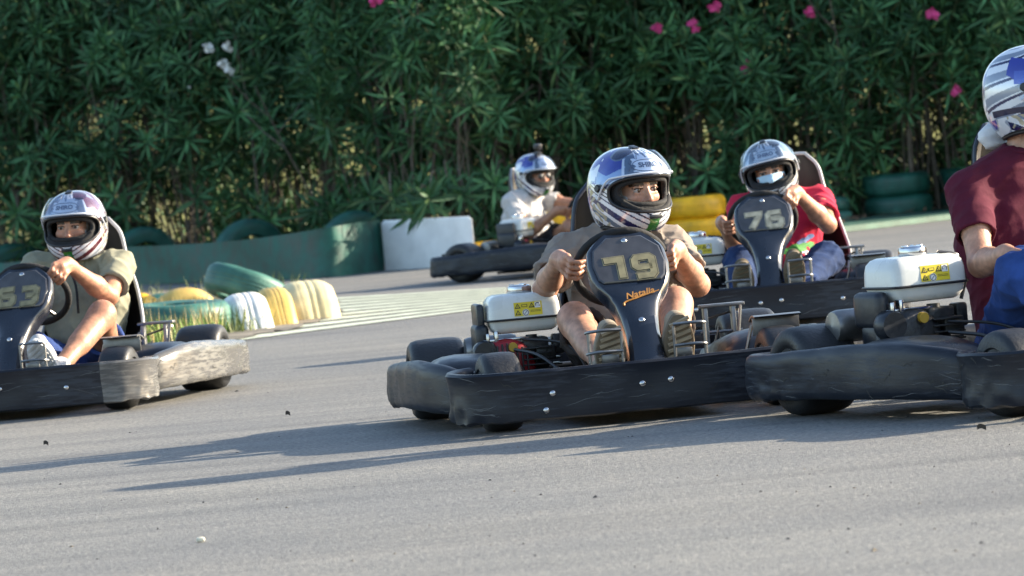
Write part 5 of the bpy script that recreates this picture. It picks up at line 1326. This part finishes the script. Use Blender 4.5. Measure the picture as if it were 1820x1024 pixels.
# a few long shoots hang forward over the sheet, the wall block and the tyres
for i, (px, py, dz) in enumerate([(738, 378, -.35), (700, 352, -.2), (655, 348, -.3), (762, 352, -.1), (628, 362, -.3), (790, 330, 0), (560, 372, -.2), (225, 372, 0), (200, 345, .1), (480, 392, -.2), (1190, 318, 0), (1255, 305, .1), (1090, 300, 0), (880, 330, 0), (1460, 300, .2), (130, 395, -.1), (350, 350, 0), (820, 345, -.2), (30, 380, -.2)]):
    q = at_depth(px, py, 41.0)
    for _ in range(3): q = at_depth(px, py, hedge_y(q[0])-1.0)
    if 670 < px < 800 and py > 345: q = at_depth(px, py, 38.85-0.0072*(px-640)-.1)
    bi = int(np.argmin([abs(q[0]-b_) for b_ in BUSH_X])); d_ = np.array([0.25*math.sin(i*2.1), -.85, .35+dz]); m3 = rot_to(d_/np.linalg.norm(d_), i*1.1).to_4x4() @ Matrix.Scale(1.15, 4)
    loc = np.array([q[0]-BUSH_X[bi], q[1]-hedge_y(BUSH_X[bi]), q[2]]); obj('leaf_cluster', CL[i % 9], bushes[bi], Matrix.Translation(loc) @ m3)
    obj('branch', MB().tube(spline([(loc[0]*.5, 0.1, max(.5, loc[2]-.1)), (loc[0]*.8, loc[1]*.5, loc[2]+.22), loc-np.array([d_[0], d_[1], d_[2]])*.15], 4), np.linspace(.011, .005, 9), 5).mesh('branch', M['stem'], fix=False), bushes[bi])
# fallen leaves along the kerb, and grit on the track
M['litter'] = mat('fallen leaves', (0.12, 0.07, 0.035), 0.8, var=0.5, scale=30)
def litter():
    b = MB(); r = random.Random(8)
    for i in range(260):
        t = r.random(); px, py = 1440+t*260, 413-(t*260)*0.128+r.uniform(-6, 2)
        q = g(px, py); a = r.uniform(0, 3.14); l, w = r.uniform(.03, .09), r.uniform(.006, .02); u = np.array([math.cos(a), math.sin(a), r.uniform(-.2, .4)])*l; v = np.array([-math.sin(a), math.cos(a), 0])*w; c = np.array([q[0], q[1]+0.12, 0.06+r.uniform(0, .02)])
        b.add([c-u, c-v, c+u, c+v], [(0, 1, 2, 3)])
    return b.mesh('leaf_litter', M['litter'], smooth=False, fix=False)
tag(obj('leaf_litter', litter()), 'brown fallen leaves lying along the green kerb', kind='stuff')
def grit():
    b = MB(); r = random.Random(18)
    for i in range(150):
        px, py = r.uniform(-50, 1870), r.uniform(640, 1024)
        q = g(px, py); s_ = r.uniform(.0015, .004)*(2.2 if r.random() < .05 else 1); a = r.uniform(0, 3)
        u = np.array([math.cos(a), math.sin(a), 0])*s_*r.uniform(1, 2.2); v = np.array([-math.sin(a), math.cos(a), 0])*s_; c = np.array([q[0], q[1], 0.001])
        b.add([c-u, c-v, c+u, c+v, c+np.array([0, 0, s_*0.9])], [(0, 1, 4), (1, 2, 4), (2, 3, 4), (3, 0, 4)], r.choice((0, 0, 1)))
    return b.mesh('gravel', [M['rubber'], M['soil']], smooth=False, fix=False)
tag(obj('gravel', grit()), 'loose grit and rubber crumbs scattered on the track', kind='stuff')
M['pebble'] = mat('pale pebble', (0.7, 0.66, 0.52), 0.6); M['leaf_dry'] = mat('dead leaf', (0.03, 0.028, 0.025), 0.7)
q = g(357, 964); b = MB().box((0, 0, 0.007), (0.022, 0.017, 0.012), 0.005); tag(obj('pebble', b.mesh('pebble', M['pebble']), None, Matrix.Translation((q[0], q[1], 0))), 'small pale pebble lying alone on the grey asphalt', 'pebble')
for px, py, sz, lb in ((82, 793, .008, 'dead leaf on the asphalt in front of kart 63'), (1745, 766, .012, 'dead leaf on the asphalt beside the nearest kart'), (512, 740, .008, 'dead leaf on the asphalt between kart 63 and kart 79')):
    q = g(px, py); b = MB(); A = np.zeros((3, 5, 3))
    for i in range(3):
        for j in range(5): A[i, j] = ((j-2)*sz*.55, (i-1)*sz*.4*(1-((j-2)/2.1)**2), 0.004+0.012*abs(i-1)+0.004*math.sin(j))
    b.grid(A); b.grid(A+np.array([0, 0, .0015])); tag(obj('dead_leaf', b.mesh('dead_leaf', M['leaf_dry']), None, Matrix.Translation((q[0], q[1], 0))), lb, 'leaf')
# ==================================================================== the five karts and their drivers
def V3(*a): return tuple(float(x) for x in a)
BASEJ = dict(chest=V3(SX, -0.385, 0.42), neck=V3(SX, -0.355, 0.625), head=V3(SX-0.03, -0.31, 0.755), shR=V3(SX+0.185, -0.37, 0.545), shL=V3(SX-0.185, -0.37, 0.545),
  elR=V3(0.20, -0.17, 0.435), elL=V3(-0.335, -0.17, 0.40), gripR=82, gripL=-82, knR=V3(0.15, 0.13, 0.33), knL=V3(-0.20, 0.14, 0.35), anR=V3(0.11, 0.53, 0.15), anL=V3(-0.125, 0.53, 0.15),
  toeR=V3(0.102, 0.585, 0.335), toeL=V3(-0.125, 0.585, 0.345), yaw=0, pitch=0, lean=0)
def joints(**k): d = dict(BASEJ); d.update(k); return d
TONE = (0.46, 0.25, 0.165); TONE2 = (0.42, 0.215, 0.135); TONE3 = (0.36, 0.18, 0.11)

# ---- kart 79
k79, m79 = kart(0.335, 15.47, 7.3, '79', 'black go-kart numbered 79 turning in the middle of the track', seed=0.3, script=True, steer=0.06, seat_dx=0.0, trim='trim_dark')
driver(m79, 'driver in a taupe t-shirt steering the kart numbered 79', joints(head=V3(-0.145, -0.30, 0.750), yaw=24, pitch=-3, look=(-0.22, 0), sock=(0.55, 0.5, 0.46)), TONE,
       cloth('taupe cotton', (0.235, 0.195, 0.165)), cloth('dark shorts', (0.05, 0.04, 0.035)), cloth('canvas shoe', (0.30, 0.25, 0.19)), M['sole_tan'], 'blue', h=0.0047, seed=3)
# ---- kart 63
k63, m63 = kart(-2.019, 19.238, -10.9, '63', 'go-kart numbered 63 with worn silver grey bumpers, cut by the picture edge', worn_left=True, seed=2.1, seat_dx=-0.035)
def lanyard(p, base, g_, hl, s):
    b = MB(); nk = g_['neck']; b.tube(spline([np.array(nk)+(0.03, 0.10, -0.02)-base, np.array(nk)+(-0.02, 0.135, -0.12)-base, np.array(nk)+(-0.03, 0.16, -0.25)-base], 5), 0.006, 6)
    obj('chin_strap', b.mesh('chin_strap', M['padding']), p)
driver(m63, 'driver in an olive t-shirt and blue shorts steering kart 63', joints(head=V3(-0.105, -0.30, 0.768), yaw=-2, pitch=-4, neck=V3(-0.085, -0.345, 0.64), shL=V3(-0.265, -0.36, 0.575), shR=V3(0.10, -0.36, 0.60), elL=V3(-0.275, -0.12, 0.455), gripL=-52, gripR=100, knL=V3(-0.315, 0.14, 0.385), anL=V3(-0.19, 0.50, 0.165), toeL=V3(-0.135, 0.575, 0.33), hem=0.55), TONE2,
       cloth('olive cotton', (0.25, 0.245, 0.18)), cloth('blue shorts', (0.03, 0.06, 0.20)), cloth('grey shoe', (0.45, 0.45, 0.46)), M['sole_grey'], 'red', seed=5, extra=lanyard)
# ---- kart 76
k76, m76 = kart(1.186, 21.316, -1.3, '76', 'go-kart numbered 76 heading to the camera behind kart 79', style='cream', seed=4.2, seat_dx=-0.12)
def mask76(p, base, g_, hl, s):
    S = SDF(); S.ell((0, 0.055, -0.03), (0.070, 0.077, 0.090)); S.ell((0, 0.072, -0.085), (0.045, 0.043, 0.04), k=0.03); S.cap((0, 0.117, -0.012), (0, 0.134, -0.036), 0.013, 0.017, k=0.025)
    S.cut((0, 0, -0.018), (0, -0.1, 1), (0, 0, 0.0), 0.3); S.cut((0, 0.05, 0), (0, -1, 0), (0, 0, 0), 0.3)
    V, Q = S.nets(0.004); Q = flip_out(V, Q); m = mat('pale blue mask', (0.42, 0.62, 0.78), 0.7, var=0.1, scale=30, bump=0.2, bscale=30)
    obj('face_mask', np_mesh('face_mask', V, Q, m), p, hl)
    # print on the shirt front
    mats = [mat('green print', (0.06, 0.26, 0.04), 0.7), mat('blue print', (0.12, 0.2, 0.42), 0.7), M['white'], M['orange']]
    sh = s.data; from mathutils.bvhtree import BVHTree
    bv = BVHTree.FromPolygons([v.co for v in sh.vertices], [pp.vertices for pp in sh.polygons]); C0 = Vector((-0.19, 0, 0.335))-Vector(base)
    def wrap(me, dx, dz, rot, name, mi):
        ct, st = math.cos(rot), math.sin(rot)
        for v in me.vertices:
            x, y = v.co.x, v.co.y; px_, pz = -(x*ct-y*st)+dx, x*st+y*ct+dz
            h_ = bv.ray_cast(Vector((C0.x+px_, 1.0, C0.z+pz)), Vector((0, -1, 0)))
            yy = h_[0].y if h_[0] is not None else -0.1
            v.co = Vector((C0.x+px_, yy+0.003, C0.z+pz))
        me.materials.clear(); me.materials.append(mats[mi]); obj(name, me, s)
    def blob(w_, h_, n_=28, seed=0):
        b = MB(); rr = random.Random(seed); ring = [(w_*math.cos(a)*(1+.12*rr.uniform(-1, 1)), h_*math.sin(a)*(1+.2*rr.uniform(-1, 1)), 0) for a in np.linspace(0, 6.283, n_)[:-1]]
        V = [(0, 0, 0)]+[(x*.5, y*.5, 0) for x, y, z in ring]+ring; k = n_-1
        F = [(0, 1+i, 1+(i+1) % k) for i in range(k)]+[(1+i, 1+k+i, 1+k+(i+1) % k, 1+(i+1) % k) for i in range(k)]
        return b.add(V, F).mesh('print', mats[0], smooth=False)
    wrap(blob(0.085, 0.022, seed=1), 0.0, 0.0, 0.18, 'print', 0); wrap(blob(0.035, 0.012, seed=2), -0.03, 0.034, 0.3, 'print', 1); wrap(blob(0.02, 0.012, seed=3), -0.065, 0.05, 0.3, 'print', 1); wrap(blob(0.02, 0.02, seed=4), 0.035, -0.045, 0.1, 'print', 3)
    wrap(text_mesh('DIRT', 0.05, None, 0, 0, 'print', 0.0015), -0.035, -0.036, 0.08, 'lettering', 2); wrap(text_mesh("DOES", 0.05, None, 0, 0, 'print', 0.0015), -0.03, -0.078, 0.08, 'lettering', 2)
driver(m76, 'driver in a red printed t-shirt with a pale blue face mask', joints(head=V3(-0.09, -0.30, 0.715), yaw=-3, lean=9, pitch=-4, chest=V3(-0.13, -0.385, 0.42), neck=V3(-0.125, -0.355, 0.62), shL=V3(-0.315, -0.365, 0.55), shR=V3(0.06, -0.365, 0.545), elL=V3(-0.335, -0.10, 0.44), gripL=-50, gripR=95, elR=V3(0.09, -0.13, 0.345), knL=V3(-0.30, 0.12, 0.285), knR=V3(0.10, 0.15, 0.30), toeL=V3(-0.134, 0.585, 0.355), toeR=V3(0.105, 0.585, 0.33), look=(0.1, 0)), TONE2,
       cloth('red cotton', (0.48, 0.022, 0.055)), cloth('blue denim', (0.016, 0.036, 0.105), var=0.35, bs=40), cloth('brown shoe', (0.10, 0.08, 0.05)), M['sole_olive'], 'grey', legs='jeans', seed=8, extra=mask76)
# ---- distant kart
TH = 60.0
def place_wheel(px, py, th, lx=0.56, ly=-0.53):
    q = ground_at(px, py); t = math.radians(th); return q[0]-(ly*math.sin(t)-lx*math.cos(t)), q[1]-(-ly*math.cos(t)-lx*math.sin(t))
fx, fy = place_wheel(830, 502, TH)
kf, mf = kart(fx, fy, TH, '', 'go-kart passing side on in front of the white wall block', seed=6.5, seat_dx=-0.06, seat_dy=0.07)
def shades(p, base, g_, hl, s):
    b = MB()
    for sd in (1, -1):
        b.lathe([(0, 0.006), (0.018, 0.004), (0.022, 0), (0.02, -0.004)], 16, Matrix.Translation((sd*0.032, 0.121, 0.0)) @ Matrix.Rotation(-math.pi/2, 4, 'X'))
    b.box((0, 0.125, 0.008), (0.03, 0.006, 0.006), 0.002)
    obj('sunglasses', b.mesh('sunglasses', M['panel']), p, hl)
driver(mf, 'driver in a pale grey t-shirt and sunglasses steering the distant kart', joints(head=V3(-0.115, -0.27, 0.735), yaw=-24, pitch=-10, neck=V3(-0.09, -0.345, 0.62), elR=V3(0.20, -0.20, 0.30), gripR=110, gripL=-60, elL=V3(-0.33, -0.05, 0.48), sleeve=0.5), TONE3,
       cloth('pale grey cotton', (0.50, 0.485, 0.48)), cloth('black shorts', (0.02, 0.02, 0.024)), cloth('dark shoe', (0.05, 0.05, 0.05)), M['sole_olive'], 'blue', seed=13, camera=True, extra=shades)
# ---- kart cut by the picture edge
kr, mr_ = kart(1.672, 14.10, 25.5, '', 'go-kart with a large cream fuel tank, cut by the picture edge', seed=8.8, eng_scale=1.06, seat_dx=-0.11, seat_dz=0.085, trim='trim_dark', red=False)
def towel(p, base, g_, hl, s):
    S = SDF(); S.ell((SX-0.06, -0.44, 0.845), (0.10, 0.034, 0.05), np.array(Euler((0.5, 0.35, 0.2)).to_matrix()), k=0.02); S.ell((SX-0.10, -0.40, 0.825), (0.06, 0.02, 0.03), np.array(Euler((0.6, 0.5, 0.3)).to_matrix()), k=0.015)
    V, Q = S.nets(0.007, wrinkle(4, 0.02)); Q = flip_out(V, Q)
    obj('neck_towel', np_mesh('neck_towel', V-base, Q, cloth('white towel', (0.7, 0.7, 0.7)), smooth_it=1), p)
driver(mr_, 'driver in a maroon t-shirt sitting tall in the nearest kart', joints(head=V3(-0.20, -0.29, 0.965), yaw=38, pitch=0, chest=V3(-0.11, -0.37, 0.48), neck=V3(-0.165, -0.345, 0.805), shR=V3(0.05, -0.345, 0.665), shL=V3(-0.33, -0.36, 0.67), elR=V3(0.135, -0.16, 0.435), elL=V3(-0.36, -0.1, 0.46), gripR=112, gripL=-75, knR=V3(0.15, 0.10, 0.40), knL=V3(-0.22, 0.1, 0.40), sleeve=0.62, fold=0.013), TONE,
       cloth('maroon cotton', (0.085, 0.011, 0.026)), cloth('blue denim bright', (0.03, 0.07, 0.24), var=0.3, bs=40), cloth('black shoe', (0.03, 0.03, 0.03)), M['sole_olive'], 'deep', legs='jeans', h=0.0055, seed=21, extra=towel)
